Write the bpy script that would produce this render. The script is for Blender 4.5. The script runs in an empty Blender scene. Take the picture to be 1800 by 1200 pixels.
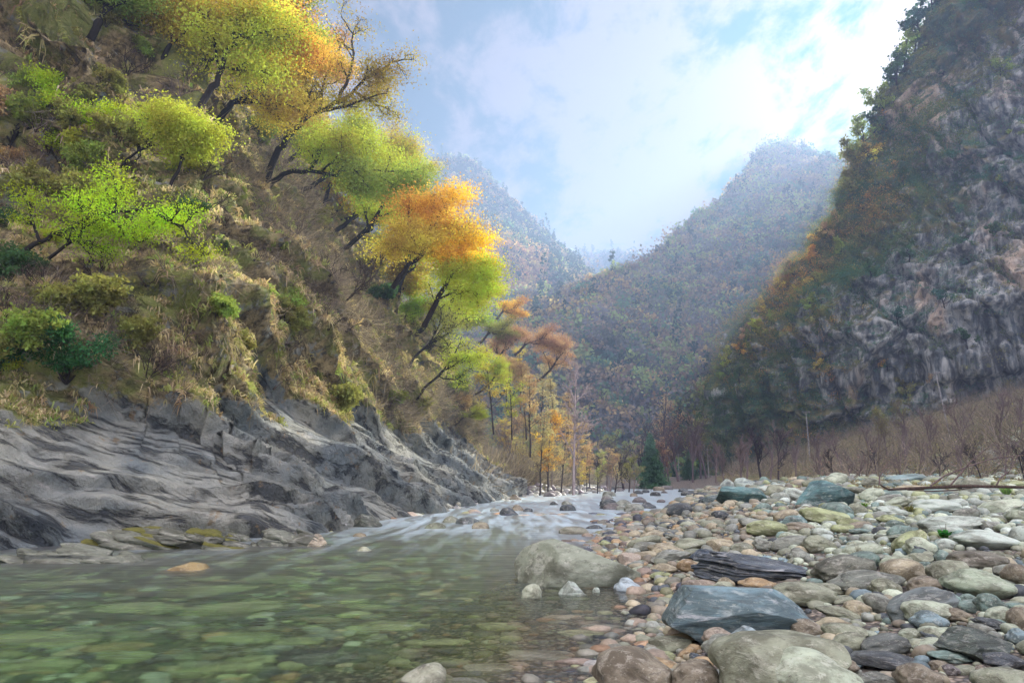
import bpy, bmesh, math, random
import numpy as np
from mathutils import Vector, Matrix
from mathutils.bvhtree import BVHTree

random.seed(7)
RNG = np.random.default_rng(11)
SC = bpy.context.scene
COL = SC.collection
R = math.radians

# ------------------------------------------------------------------ camera
F = 1200.0                      # focal length in pixels of the 1800 px wide photograph
PITCH = math.atan(245 / F)
CP, SP = math.cos(PITCH), math.sin(PITCH)
H = 1.5
cam_d = bpy.data.cameras.new('camera')
cam = bpy.data.objects.new('camera', cam_d)
COL.objects.link(cam)
cam.location = (0, 0, H)
cam.rotation_euler = (R(90) + PITCH, 0, 0)
cam_d.sensor_width = 36
cam_d.lens = 24
cam_d.clip_start = 0.1
cam_d.clip_end = 8000
SC.camera = cam

# ------------------------------------------------------------------ light
SUN_EL, SUN_AZ = 29.0, 35.0     # azimuth measured to the right of the view direction (+Y)
sun_dir = Vector((math.sin(R(SUN_AZ)) * math.cos(R(SUN_EL)), math.cos(R(SUN_AZ)) * math.cos(R(SUN_EL)), math.sin(R(SUN_EL))))
sl = bpy.data.lights.new('sun', 'SUN')
sl.energy = 5.0
sl.angle = R(0.5)
sl.color = (1.0, 0.94, 0.84)
so = bpy.data.objects.new('sun', sl)
COL.objects.link(so)
so.rotation_euler = (-sun_dir).to_track_quat('-Z', 'Y').to_euler()

SC.view_settings.view_transform = 'Standard'
SC.view_settings.look = 'None'
SC.view_settings.gamma = 1.0
SC.view_settings.exposure = 1.25
SC.render.engine = 'CYCLES'
cy = SC.cycles
cy.use_denoising = True
cy.max_bounces = 8
cy.diffuse_bounces = 3
cy.glossy_bounces = 3
cy.transmission_bounces = 5
cy.transparent_max_bounces = 12
cy.volume_bounces = 0
cy.sample_clamp_indirect = 6
cy.use_adaptive_sampling = True
cy.adaptive_threshold = 0.02


class NT:
    """small helper round a node tree"""
    def __init__(s, tree):
        s.t = tree
        tree.nodes.clear()

    def n(s, typ, **kw):
        nd = s.t.nodes.new(typ)
        for k, v in kw.items():
            if k.startswith('i_'):
                key = k[2:]
                key = int(key) if key.isdigit() else key.replace('_', ' ')
                s.set(nd.inputs[key], v)
            else:
                setattr(nd, k, v)
        return nd

    def set(s, sock, v):
        if hasattr(v, 'is_linked') or isinstance(v, bpy.types.NodeSocket):
            s.t.links.new(v, sock)
        elif isinstance(v, bpy.types.Node):
            s.t.links.new(v.outputs[0], sock)
        else:
            if isinstance(v, (tuple, list)) and len(v) == 3 and sock.type == 'RGBA':
                v = (*v, 1)
            sock.default_value = v

    def math(s, op, a, b=0.0, c=None, clamp=False):
        nd = s.t.nodes.new('ShaderNodeMath'); nd.operation = op; nd.use_clamp = clamp
        s.set(nd.inputs[0], a); s.set(nd.inputs[1], b)
        if c is not None: s.set(nd.inputs[2], c)
        return nd.outputs[0]

    def vmath(s, op, a, b=(0, 0, 0)):
        nd = s.t.nodes.new('ShaderNodeVectorMath'); nd.operation = op
        s.set(nd.inputs[0], a); s.set(nd.inputs[1], b)
        return nd.outputs['Value'] if op in ('DOT_PRODUCT', 'LENGTH') else nd.outputs[0]

    def mix(s, f, a, b, blend='MIX'):
        nd = s.t.nodes.new('ShaderNodeMix'); nd.data_type = 'RGBA'; nd.blend_type = blend
        s.set(nd.inputs[0], f); s.set(nd.inputs[6], a); s.set(nd.inputs[7], b)
        return nd.outputs[2]

    def noise(s, vec, scale, detail=4.0, rough=0.55, dist=0.0):
        nd = s.t.nodes.new('ShaderNodeTexNoise')
        if vec is not None: s.set(nd.inputs['Vector'], vec)
        nd.inputs['Scale'].default_value = scale
        nd.inputs['Detail'].default_value = detail
        nd.inputs['Roughness'].default_value = rough
        nd.inputs['Distortion'].default_value = dist
        return nd.outputs[0]

    def ramp(s, f, a, b, v0=0.0, v1=1.0):
        nd = s.t.nodes.new('ShaderNodeMapRange'); nd.interpolation_type = 'SMOOTHSTEP'
        s.set(nd.inputs[0], f)
        nd.inputs[1].default_value = a; nd.inputs[2].default_value = b
        nd.inputs[3].default_value = v0; nd.inputs[4].default_value = v1
        return nd.outputs[0]

    def mapping(s, vec, scale=(1, 1, 1), rot=(0, 0, 0), loc=(0, 0, 0)):
        nd = s.t.nodes.new('ShaderNodeMapping')
        s.set(nd.inputs[0], vec)
        nd.inputs['Scale'].default_value = scale
        nd.inputs['Rotation'].default_value = rot
        nd.inputs['Location'].default_value = loc
        return nd.outputs[0]

    def bump(s, h, strength, dist):
        nd = s.t.nodes.new('ShaderNodeBump')
        nd.inputs['Strength'].default_value = strength
        nd.inputs['Distance'].default_value = dist
        s.set(nd.inputs['Height'], h)
        return nd.outputs[0]


def new_mat(name):
    m = bpy.data.materials.new(name)
    m.use_nodes = True
    return m, NT(m.node_tree)


# ------------------------------------------------------------------ sky: Nishita plus a layer of broken cloud
world = bpy.data.worlds.new('World')
SC.world = world
world.use_nodes = True
w = NT(world.node_tree)
sky = w.n('ShaderNodeTexSky')
sky.sky_type = 'NISHITA'
sky.sun_disc = False
sky.sun_elevation = R(SUN_EL)
sky.sun_rotation = R(SUN_AZ)
sky.air_density = 1.0
sky.dust_density = 1.5
sky.ozone_density = 2.0
geo = w.n('ShaderNodeTexCoord')
d = geo.outputs['Generated']
sep = w.n('ShaderNodeSeparateXYZ'); w.set(sep.inputs[0], d)
zz = w.math('ADD', w.math('MAXIMUM', sep.outputs[2], 0.0), 0.16)
cmb = w.n('ShaderNodeCombineXYZ')
w.set(cmb.inputs[0], w.math('DIVIDE', sep.outputs[0], zz))
w.set(cmb.inputs[1], w.math('DIVIDE', sep.outputs[1], zz))
cv = w.mapping(cmb.outputs[0], scale=(2.4, 1.5, 1), rot=(0, 0, R(25)), loc=(1.6, 0.2, 0))
n1 = w.noise(cv, 1.15, 8, 0.62, 0.25)
n2 = w.noise(cv, 4.2, 6, 0.6, 0.3)
nn = w.math('ADD', w.math('MULTIPLY', n1, 0.62), w.math('MULTIPLY', n2, 0.38))
sdot = w.math('MAXIMUM', w.vmath('DOT_PRODUCT', d, tuple(sun_dir)), 0.0)
near = w.math('POWER', sdot, 7.0)
cover = w.ramp(w.math('ADD', nn, w.math('MULTIPLY', near, 0.05)), 0.44, 0.56)
glow = w.math('ADD', w.math('MULTIPLY', w.math('POWER', sdot, 60.0), 5.0), w.math('MULTIPLY', w.math('POWER', sdot, 12.0), 1.1))
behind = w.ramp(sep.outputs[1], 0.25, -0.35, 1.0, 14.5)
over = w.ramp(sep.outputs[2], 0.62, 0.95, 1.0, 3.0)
fill_lift = w.math('MULTIPLY', behind, over)  # added fill light: unseen cloud behind the camera and overhead made brighter
cl_b = w.math('MULTIPLY', w.math('ADD', 1.35, glow), fill_lift)
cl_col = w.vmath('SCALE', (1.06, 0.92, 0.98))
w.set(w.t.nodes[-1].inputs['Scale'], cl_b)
skyc = w.mix(1.0, sky.outputs[0], (0.0, 0.10, 0.10), 'MULTIPLY')
vsc = w.t.nodes.new('ShaderNodeVectorMath'); vsc.operation = 'SCALE'
w.set(vsc.inputs[0], skyc); vsc.inputs['Scale'].default_value = 1.0
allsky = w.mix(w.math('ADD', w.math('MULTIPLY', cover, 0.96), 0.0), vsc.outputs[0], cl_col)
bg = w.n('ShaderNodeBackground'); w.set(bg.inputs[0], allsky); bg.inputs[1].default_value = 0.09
wo = w.n('ShaderNodeOutputWorld'); w.set(wo.inputs[0], bg.outputs[0])
world.cycles.sampling_method = 'MANUAL'
world.cycles.sample_map_resolution = 1024


# ------------------------------------------------------------------ geometry helpers
def ray(px, py):
    u, v = (px - 900) / F, (600 - py) / F
    return Vector((u, CP - v * SP, SP + v * CP))


def at(px, py, Y):
    """point on the sight line of a photo pixel at distance Y along +Y"""
    r = ray(px, py)
    return Vector((0, 0, H)) + r * (Y / r.y)


def project(p):
    x, y, z = p[0], p[1], p[2] - H
    zc = y * CP + z * SP
    yc = -y * SP + z * CP
    return 900 + F * x / zc, 600 - F * yc / zc


def hash3(ix, iy, iz, seed):
    h = (ix * 374761393 + iy * 668265263 + iz * 2147483647 + seed * 1274126177) & 0xFFFFFFFF
    h = ((h ^ (h >> 13)) * 1274126177) & 0xFFFFFFFF
    h = h ^ (h >> 16)
    return (h & 0xFFFFFF) / float(0xFFFFFF)


def vnoise(p, seed=0):
    """value noise, p (N,3) -> (N,) in -1..1"""
    i = np.floor(p).astype(np.int64)
    f = p - i
    f = f * f * f * (f * (f * 6 - 15) + 10)
    out = 0
    for dx in (0, 1):
        wx = f[:, 0] if dx else 1 - f[:, 0]
        for dy in (0, 1):
            wy = f[:, 1] if dy else 1 - f[:, 1]
            for dz in (0, 1):
                wz = f[:, 2] if dz else 1 - f[:, 2]
                out = out + wx * wy * wz * hash3(i[:, 0] + dx, i[:, 1] + dy, i[:, 2] + dz, seed)
    return out * 2 - 1


def fbm(p, octaves=5, gain=0.5, seed=0, ridged=False):
    a, s, t = 1.0, 0, 0
    q = np.array(p, dtype=float)
    for o in range(octaves):
        n = vnoise(q, seed + o)
        if ridged: n = 1 - 2 * np.abs(n)
        s = s + a * n
        t += a
        a *= gain
        q = q * 2.03 + 17.3
    return s / t


def sstep(a, b, x):
    t = np.clip((x - a) / (b - a), 0, 1)
    return t * t * (3 - 2 * t)


def mesh_np(name, verts, faces, k=None, smooth=True, attrs=None):
    """verts (N,3), faces (M,k)"""
    me = bpy.data.meshes.new(name)
    verts = np.asarray(verts, dtype=np.float32)
    faces = np.asarray(faces, dtype=np.int32)
    M, k = faces.shape
    me.vertices.add(len(verts))
    me.vertices.foreach_set('co', verts.ravel())
    me.loops.add(M * k)
    me.loops.foreach_set('vertex_index', faces.ravel())
    me.polygons.add(M)
    me.polygons.foreach_set('loop_start', np.arange(0, M * k, k, dtype=np.int32))
    me.polygons.foreach_set('loop_total', np.full(M, k, dtype=np.int32))
    me.polygons.foreach_set('use_smooth', np.full(M, smooth, dtype=bool))
    if attrs:
        for nm, (dom, typ, arr) in attrs.items():
            a = me.attributes.new(nm, typ, dom)
            a.data.foreach_set('color' if typ == 'FLOAT_COLOR' else 'value', np.asarray(arr, dtype=np.float32).ravel())
    me.update(calc_edges=True)
    me.validate()
    return me


def link(name, me, mat=None, parent=None, loc=None):
    o = bpy.data.objects.new(name, me)
    COL.objects.link(o)
    if mat is not None and me is not None and not me.materials:
        me.materials.append(mat)
    if parent is not None: o.parent = parent
    if loc is not None: o.location = loc
    return o


def tag(o, label=None, cat=None, group=None, kind=None):
    if label: o['label'] = label
    if cat: o['category'] = cat
    if group: o['group'] = group
    if kind: o['kind'] = kind
    return o


def grid_faces(nr, nc):
    a = np.arange(nr * nc).reshape(nr, nc)
    return np.stack([a[:-1, :-1], a[:-1, 1:], a[1:, 1:], a[1:, :-1]], -1).reshape(-1, 4)


def grid_normals(P):
    du = np.gradient(P, axis=1)
    dv = np.gradient(P, axis=0)
    n = np.cross(du, dv)
    return n / (np.linalg.norm(n, axis=2, keepdims=True) + 1e-9)


def bvh_of(me):
    n = len(me.vertices)
    co = np.empty(n * 3, dtype=np.float32)
    me.vertices.foreach_get('co', co)
    co = co.reshape(-1, 3)
    m = len(me.polygons)
    li = np.empty(len(me.loops), dtype=np.int32)
    me.loops.foreach_get('vertex_index', li)
    return BVHTree.FromPolygons([tuple(c) for c in co.tolist()], li.reshape(m, -1).tolist())


# ------------------------------------------------------------------ materials
def principled(t, col, rough, normal=None, spec=0.3):
    b = t.n('ShaderNodeBsdfPrincipled')
    t.set(b.inputs['Base Color'], col)
    t.set(b.inputs['Roughness'], rough)
    b.inputs['Specular IOR Level'].default_value = spec
    if normal is not None: t.set(b.inputs['Normal'], normal)
    return b


def out(t, sh, vol=None):
    o = t.n('ShaderNodeOutputMaterial')
    if sh is not None: t.set(o.inputs['Surface'], sh.outputs[0] if hasattr(sh, 'outputs') else sh)
    if vol is not None: t.set(o.inputs['Volume'], vol)


def mat_hillside():
    m, t = new_mat('slate and dry turf')
    tc = t.n('ShaderNodeTexCoord').outputs['Object']
    at_ = t.n('ShaderNodeAttribute'); at_.attribute_name = 'veg'
    veg = at_.outputs['Fac']
    q = t.n('ShaderNodeAttribute'); q.attribute_name = 'strata'
    cq = t.n('ShaderNodeCombineXYZ')
    sp = t.n('ShaderNodeSeparateXYZ'); t.set(sp.inputs[0], tc)
    t.set(cq.inputs[0], t.math('MULTIPLY', q.outputs['Fac'], 2.2))
    t.set(cq.inputs[1], t.math('MULTIPLY', sp.outputs[1], 0.35))
    t.set(cq.inputs[2], t.math('MULTIPLY', sp.outputs[0], 0.35))
    strat = t.noise(cq.outputs[0], 2.2, 7, 0.68, 0.25)
    big = t.noise(tc, 0.35, 5, 0.6, 0.4)
    fine = t.noise(tc, 7, 6, 0.7)
    rock = t.mix(t.ramp(big, 0.35, 0.66), (0.15, 0.185, 0.185), (0.36, 0.37, 0.30))
    rock = t.mix(t.ramp(strat, 0.40, 0.47, 0.0, 1.0), t.mix(1, rock, (0.30, 0.32, 0.36), 'MULTIPLY'), rock)
    rock = t.mix(t.ramp(t.noise(tc, 0.9, 7, 0.7, 0.5), 0.5, 0.62, 0, 0.6), rock, t.mix(1, rock, (0.5, 0.5, 0.48), 'MULTIPLY'))
    rock = t.mix(t.ramp(strat, 0.60, 0.72, 0.0, 0.6), rock, (0.50, 0.49, 0.43))
    rock = t.mix(t.ramp(t.noise(tc, 1.7, 6, 0.7), 0.60, 0.68, 0, 0.7), rock, (0.27, 0.19, 0.09))
    # dry turf, leaf litter, moss
    v1 = t.noise(tc, 2.1, 8, 0.75, 0.3)
    v2 = t.noise(tc, 0.45, 4, 0.6, 0.3)
    turf = t.mix(t.ramp(v1, 0.36, 0.62), (0.06, 0.05, 0.028), (0.42, 0.34, 0.17))
    turf = t.mix(t.ramp(v2, 0.46, 0.60, 0, 0.8), turf, (0.22, 0.27, 0.06))
    turf = t.mix(t.ramp(fine, 0.55, 0.7, 0, 0.7), turf, (0.46, 0.36, 0.19))
    vm = t.ramp(t.math('ADD', veg, t.math('MULTIPLY', t.math('SUBTRACT', t.noise(tc, 1.1, 6, 0.7), 0.5), 1.5)), 0.42, 0.58)
    col = t.mix(vm, rock, turf)
    hgt = t.math('ADD', t.math('MULTIPLY', t.ramp(strat, 0.38, 0.50), 0.6), t.math('ADD', t.math('MULTIPLY', fine, 0.35), t.math('MULTIPLY', t.noise(tc, 2.2, 8, 0.7, 0.8), 0.8)))
    b = principled(t, col, 0.72, t.bump(hgt, 1.0, 0.30), 0.35)
    out(t, b)
    return m


def mat_cliff():
    m, t = new_mat('grey cliff rock')
    tc = t.n('ShaderNodeTexCoord').outputs['Object']
    at_ = t.n('ShaderNodeAttribute'); at_.attribute_name = 'veg'
    veg = at_.outputs['Fac']
    mp = t.mapping(tc, scale=(0.30, 0.30, 0.05), rot=(0, R(-28), 0))
    s1 = t.noise(mp, 2.2, 9, 0.62, 0.1)
    big = t.noise(tc, 0.028, 5, 0.6, 0.5)
    fine = t.noise(t.mapping(tc, scale=(1.2, 1.2, 0.5), rot=(0, R(-28), 0)), 0.8, 8, 0.7, 0.0)
    rock = t.mix(t.ramp(s1, 0.38, 0.62), (0.08, 0.105, 0.11), (0.40, 0.425, 0.40))
    rock = t.mix(t.ramp(big, 0.53, 0.62, 0, 0.8), rock, (0.50, 0.39, 0.27))
    rock = t.mix(t.ramp(fine, 0.56, 0.70, 0, 0.7), rock, (0.52, 0.54, 0.52))
    rock = t.mix(t.ramp(t.noise(t.mapping(tc, scale=(1.3, 1.3, 0.35), rot=(0, R(-35), R(10))), 0.3, 8, 0.72, 0.1), 0.40, 0.50, 0.85, 0), rock, (0.06, 0.065, 0.06))
    green = t.mix(t.ramp(t.noise(tc, 0.25, 5, 0.7), 0.4, 0.62), (0.045, 0.09, 0.055), (0.17, 0.15, 0.06))
    vm = t.ramp(t.math('ADD', veg, t.math('MULTIPLY', t.math('SUBTRACT', t.noise(tc, 0.22, 7, 0.75), 0.5), 1.8)), 0.42, 0.6)
    col = t.mix(vm, rock, green)
    hgt = t.math('ADD', s1, t.math('ADD', t.math('MULTIPLY', fine, 0.5), t.math('MULTIPLY', t.noise(tc, 0.25, 8, 0.65, 0.2), 0.8)))
    out(t, principled(t, col, 0.85, t.bump(hgt, 0.9, 1.3), 0.15))
    return m


def mat_mountain():
    m, t = new_mat('wooded mountain soil')
    tc = t.n('ShaderNodeTexCoord').outputs['Object']
    a = t.noise(tc, 0.06, 7, 0.7, 0.3)
    b_ = t.noise(tc, 0.015, 5, 0.6, 0.3)
    col = t.mix(t.ramp(a, 0.4, 0.62), (0.035, 0.045, 0.025), (0.16, 0.105, 0.06))
    col = t.mix(t.ramp(b_, 0.5, 0.62, 0, 0.7), col, (0.07, 0.085, 0.03))
    out(t, principled(t, col, 0.95, t.bump(a, 1.0, 3.0), 0.1))
    return m


def mat_ground():
    m, t = new_mat('gravel and dry grass')
    tc = t.n('ShaderNodeTexCoord').outputs['Object']
    vor = t.n('ShaderNodeTexVoronoi'); t.set(vor.inputs['Vector'], tc); vor.inputs['Scale'].default_value = 16
    wn = t.n('ShaderNodeTexWhiteNoise'); t.set(wn.inputs['Vector'], vor.outputs['Position'])
    pebble = t.mix(wn.outputs[0], (0.13, 0.13, 0.125), (0.40, 0.34, 0.25))
    pebble = t.mix(t.ramp(vor.outputs['Distance'], 0.25, 0.6, 0, 0.85), pebble, (0.04, 0.037, 0.03))
    at_ = t.n('ShaderNodeAttribute'); at_.attribute_name = 'veg'
    gr = t.mix(t.ramp(t.noise(tc, 0.8, 6, 0.7), 0.4, 0.6), (0.09, 0.085, 0.035), (0.26, 0.22, 0.10))
    gr = t.mix(t.ramp(t.noise(tc, 0.15, 4, 0.6), 0.5, 0.65, 0, 0.6), gr, (0.12, 0.15, 0.05))
    vm = t.ramp(t.math('ADD', at_.outputs['Fac'], t.math('MULTIPLY', t.math('SUBTRACT', t.noise(tc, 0.9, 5, 0.7), 0.5), 1.2)), 0.4, 0.6)
    col = t.mix(vm, pebble, gr)
    h = t.math('SUBTRACT', 1.0, vor.outputs['Distance'])
    out(t, principled(t, col, 0.8, t.bump(h, 0.9, 0.03), 0.3))
    return m


def mat_stone(rough=0.62, crack=False):
    m, t = new_mat('river stone')
    tc = t.n('ShaderNodeTexCoord').outputs['Object']
    oi = t.n('ShaderNodeObjectInfo')
    v = t.vmath('ADD', tc, t.vmath('SCALE', (37.0, 11.0, 23.0)))
    t.set(t.t.nodes[-2].inputs['Scale'], oi.outputs['Random'])
    big = t.noise(v, 1.7, 6, 0.65, 0.4)
    fine = t.noise(v, 16, 5, 0.8)
    mid = t.noise(v, 5, 7, 0.72, 0.6)
    col = oi.outputs['Color']
    dark = t.mix(1, col, (0.46, 0.44, 0.42), 'MULTIPLY')
    lite = t.mix(0.42, col, (0.62, 0.62, 0.52))
    c = t.mix(t.ramp(big, 0.40, 0.60), dark, col)
    c = t.mix(t.ramp(mid, 0.50, 0.66, 0, 0.75), c, lite)
    c = t.mix(t.ramp(fine, 0.54, 0.64, 0, 0.8), c, dark)
    c = t.mix(t.ramp(t.noise(v, 9, 5, 0.75, 0.5), 0.58, 0.64, 0, 0.55), c, t.mix(0.5, lite, (0.45, 0.46, 0.34)))
    c = t.mix(t.ramp(t.noise(v, 2.6, 7, 0.7, 1.2), 0.60, 0.66, 0, 0.55), c, (0.07, 0.065, 0.05))
    hgt = t.math('ADD', t.math('MULTIPLY', mid, 1.0), t.math('MULTIPLY', fine, 0.3))
    if crack:
        mp = t.mapping(v, scale=(1.0, 1.0, 5.0), rot=(R(25), R(20), 0))
        ck = t.noise(mp, 1.6, 8, 0.7, 0.7)
        c = t.mix(t.ramp(ck, 0.46, 0.36, 0, 0.8), c, t.mix(1, col, (0.25, 0.27, 0.32), 'MULTIPLY'))
        c = t.mix(t.ramp(ck, 0.58, 0.66, 0, 0.6), c, (0.5, 0.52, 0.5))
        hgt = t.math('ADD', hgt, t.math('MULTIPLY', ck, 3.0))
    out(t, principled(t, c, rough, t.bump(hgt, 0.55, 0.05), 0.4))
    return m


def mat_pebbles():
    m, t = new_mat('mixed pebbles')
    at_ = t.n('ShaderNodeAttribute'); at_.attribute_name = 'col'
    tc = t.n('ShaderNodeTexCoord').outputs['Object']
    mid = t.noise(tc, 22, 4, 0.7)
    c = t.mix(t.ramp(mid, 0.4, 0.65, 0, 0.6), at_.outputs['Color'], t.mix(1, at_.outputs['Color'], (0.5, 0.5, 0.5), 'MULTIPLY'))
    out(t, principled(t, c, 0.55, t.bump(mid, 0.3, 0.02), 0.4))
    return m


def mat_bark():
    m, t = new_mat('bark')
    tc = t.n('ShaderNodeTexCoord').outputs['Object']
    oi = t.n('ShaderNodeObjectInfo')
    nz = t.noise(t.mapping(tc, scale=(6, 6, 1.2)), 2, 5, 0.7)
    c = t.mix(t.ramp(nz, 0.35, 0.65), t.mix(1, oi.outputs['Color'], (0.5, 0.5, 0.5), 'MULTIPLY'), oi.outputs['Color'])
    out(t, principled(t, c, 0.9, t.bump(nz, 0.6, 0.05), 0.2))
    return m


def mat_leaf(use_attr=False, name='leaves'):
    m, t = new_mat(name)
    ti = t.n('ShaderNodeAttribute'); ti.attribute_name = 'tint'
    if use_attr:
        a = t.n('ShaderNodeAttribute'); a.attribute_name = 'col'
        base = a.outputs['Color']
    else:
        base = t.n('ShaderNodeObjectInfo').outputs['Color']
    hsv = t.n('ShaderNodeHueSaturation')
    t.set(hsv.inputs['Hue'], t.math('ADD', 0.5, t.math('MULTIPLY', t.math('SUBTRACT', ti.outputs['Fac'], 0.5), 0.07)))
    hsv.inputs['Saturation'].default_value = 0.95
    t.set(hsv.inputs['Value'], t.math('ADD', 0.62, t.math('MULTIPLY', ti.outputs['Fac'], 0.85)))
    t.set(hsv.inputs['Color'], base)
    df = t.n('ShaderNodeBsdfDiffuse'); t.set(df.inputs[0], hsv.outputs[0])
    tr = t.n('ShaderNodeBsdfTranslucent'); t.set(tr.inputs[0], t.mix(1, hsv.outputs[0], (1.2, 1.2, 0.8), 'MULTIPLY'))
    mx = t.n('ShaderNodeMixShader'); mx.inputs[0].default_value = 0.5
    t.set(mx.inputs[1], df.outputs[0]); t.set(mx.inputs[2], tr.outputs[0])
    out(t, mx)
    return m


def mat_plain(name, col, rough=0.8, scale=3.0):
    m, t = new_mat(name)
    tc = t.n('ShaderNodeTexCoord').outputs['Object']
    nz = t.noise(tc, scale, 5, 0.7)
    c = t.mix(t.ramp(nz, 0.3, 0.7), tuple(x * 0.6 for x in col), tuple(min(1, x * 1.25) for x in col))
    out(t, principled(t, c, rough, t.bump(nz, 0.4, 0.02), 0.3))
    return m


def mat_water():
    m, t = new_mat('clear green river water')
    tc = t.n('ShaderNodeTexCoord').outputs['Object']
    mp = t.mapping(tc, scale=(0.55, 1.5, 1), rot=(0, 0, R(12)))
    n1 = t.noise(mp, 1.3, 4, 0.5, 0.4)
    n2 = t.noise(mp, 4.0, 3, 0.5, 0.2)
    h = t.math('ADD', n1, t.math('MULTIPLY', n2, 0.25))
    nor = t.bump(h, 0.35, 0.05)
    # roughness: fast streaky flow on the left, still margin on the near right
    sp = t.n('ShaderNodeSeparateXYZ'); t.set(sp.inputs[0], tc)
    flow = t.ramp(t.math('SUBTRACT', t.math('MULTIPLY', sp.outputs[1], 0.32), sp.outputs[0]), 1.2, 4.2)
    rr = t.math('ADD', 0.02, t.math('MULTIPLY', flow, 0.17))
    fr = t.n('ShaderNodeFresnel'); fr.inputs[0].default_value = 1.24; t.set(fr.inputs['Normal'], nor)
    rf = t.n('ShaderNodeBsdfRefraction'); rf.inputs['IOR'].default_value = 1.33
    t.set(rf.inputs['Roughness'], rr); rf.inputs['Color'].default_value = (1, 1, 1, 1)
    t.set(rf.inputs['Normal'], nor)
    tp = t.n('ShaderNodeBsdfTransparent')
    ms = t.n('ShaderNodeMixShader'); ms.inputs[0].default_value = 0.25
    t.set(ms.inputs[1], rf.outputs[0]); t.set(ms.inputs[2], tp.outputs[0])
    gl = t.n('ShaderNodeBsdfGlossy'); t.set(gl.inputs['Roughness'], t.math('ADD', 0.08, t.math('MULTIPLY', flow, 0.22)))
    t.set(gl.inputs['Normal'], nor)
    # aerated streaks of the long, shallow rapid upstream
    mp2 = t.mapping(tc, scale=(1.4, 0.16, 1), rot=(0, 0, R(-10)))
    st = t.noise(mp2, 1.6, 5, 0.6, 0.5)
    up = t.ramp(sp.outputs[1], 9.0, 27.0)
    foam = t.math('MULTIPLY', up, t.ramp(t.math('ADD', st, t.math('MULTIPLY', up, 0.14)), 0.46, 0.80, 0.0, 0.62))
    mx = t.n('ShaderNodeMixShader'); t.set(mx.inputs[0], fr.outputs[0])
    t.set(mx.inputs[1], ms.outputs[0]); t.set(mx.inputs[2], gl.outputs[0])
    fd = t.n('ShaderNodeBsdfDiffuse'); fd.inputs[0].default_value = (0.55, 0.70, 0.73, 1)
    m2 = t.n('ShaderNodeMixShader'); t.set(m2.inputs[0], foam)
    t.set(m2.inputs[1], mx.outputs[0]); t.set(m2.inputs[2], fd.outputs[0])
    va = t.n('ShaderNodeVolumeAbsorption'); va.inputs[0].default_value = (0.50, 0.82, 0.50, 1); va.inputs[1].default_value = 0.9
    out(t, m2, va.outputs[0])
    return m


M_HILL, M_CLIFF, M_MOUNT, M_GROUND = mat_hillside(), mat_cliff(), mat_mountain(), mat_ground()
M_STONE, M_CRACK, M_PEB, M_BARK = mat_stone(), mat_stone(0.5, True), mat_pebbles(), mat_bark()
M_LEAF, M_LEAFA = mat_leaf(), mat_leaf(True, 'mixed foliage')
M_WATER = mat_water()
M_CONC = mat_plain('weathered concrete', (0.34, 0.34, 0.34))
M_MOSS = mat_plain('moss', (0.12, 0.12, 0.03), 0.95, 20)
M_METAL = mat_plain('dull metal', (0.2, 0.2, 0.2), 0.5)

# ------------------------------------------------------------------ river plan
def on_water(px, py):
    r = ray(px, py)
    k = -H / r.z
    return r.x * k, r.y * k


RS = [on_water(*p) for p in ((1040, 1260), (1070, 1190), (1150, 1140), (1172, 1100), (1168, 1045), (1140, 1020), (1090, 985), (1075, 960),
                             (1100, 940), (1150, 915), (1185, 895), (1215, 878), (1235, 866), (1240, 860))]
RS = [(RS[0][0], -5.0)] + RS + [(40, 150), (60, 200), (60, 2500)]
RY = np.array([p[1] for p in RS]); RX = np.array([p[0] for p in RS])
LS = [on_water(*p) for p in ((0, 958), (200, 952), (420, 946), (560, 936), (620, 917), (700, 908), (800, 893), (860, 880), (915, 872), (1000, 864), (1070, 860))]
LS = [(-15.5, -5.0)] + LS + [(30, 190), (40, 2500)]
LY = np.array([p[1] for p in LS]); LX = np.array([p[0] for p in LS])


def shoreR(y): return np.interp(y, RY, RX)
def shoreL(y): return np.interp(y, LY, LX)


def ground_z(x, y):
    x = np.asarray(x, float); y = np.asarray(y, float)
    Rr, Ll = shoreR(y), shoreL(y)
    dr = x - Rr
    dl = Ll - x
    inside = np.minimum(-dr, -dl)
    dep = 0.62 * sstep(0, 4.5, -dr) * sstep(-0.4, 1.2, -dl)
    dep = dep * (1 - 0.55 * sstep(16, 40, y)) + 0.05
    bed = -dep
    bank = 0.50 * (1 - np.exp(-np.maximum(dr, 0) / 3.2)) + 0.016 * np.maximum(dr, 0)
    bank = bank + 0.75 * sstep(22, 70, y) * sstep(0, 12, dr)
    apron = np.maximum(0, x - (38 + 0.12 * y)) * 0.30 * sstep(20, 70, y)
    bank = bank + apron
    lb = 0.4 * (1 - np.exp(-np.maximum(dl, 0) / 2.0)) + 0.22 * np.maximum(dl, 0) * sstep(40, 80, y)
    z = np.where(dr > 0, bank - 0.02, np.where(dl > 0, lb - 0.02, bed))
    z = z + 2.2 * sstep(120, 170, y) + 0.015 * np.maximum(y - 170, 0)
    p = np.stack([x, y, np.zeros_like(x)], -1).reshape(-1, 3)
    nz = fbm(p * 0.5, 3, seed=5).reshape(x.shape) * 0.09 + fbm(p * 0.06, 3, seed=9).reshape(x.shape) * 0.5 * sstep(35, 90, y)
    return z + nz


def gz(x, y): return float(ground_z(np.array([x]), np.array([y]))[0])


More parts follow.
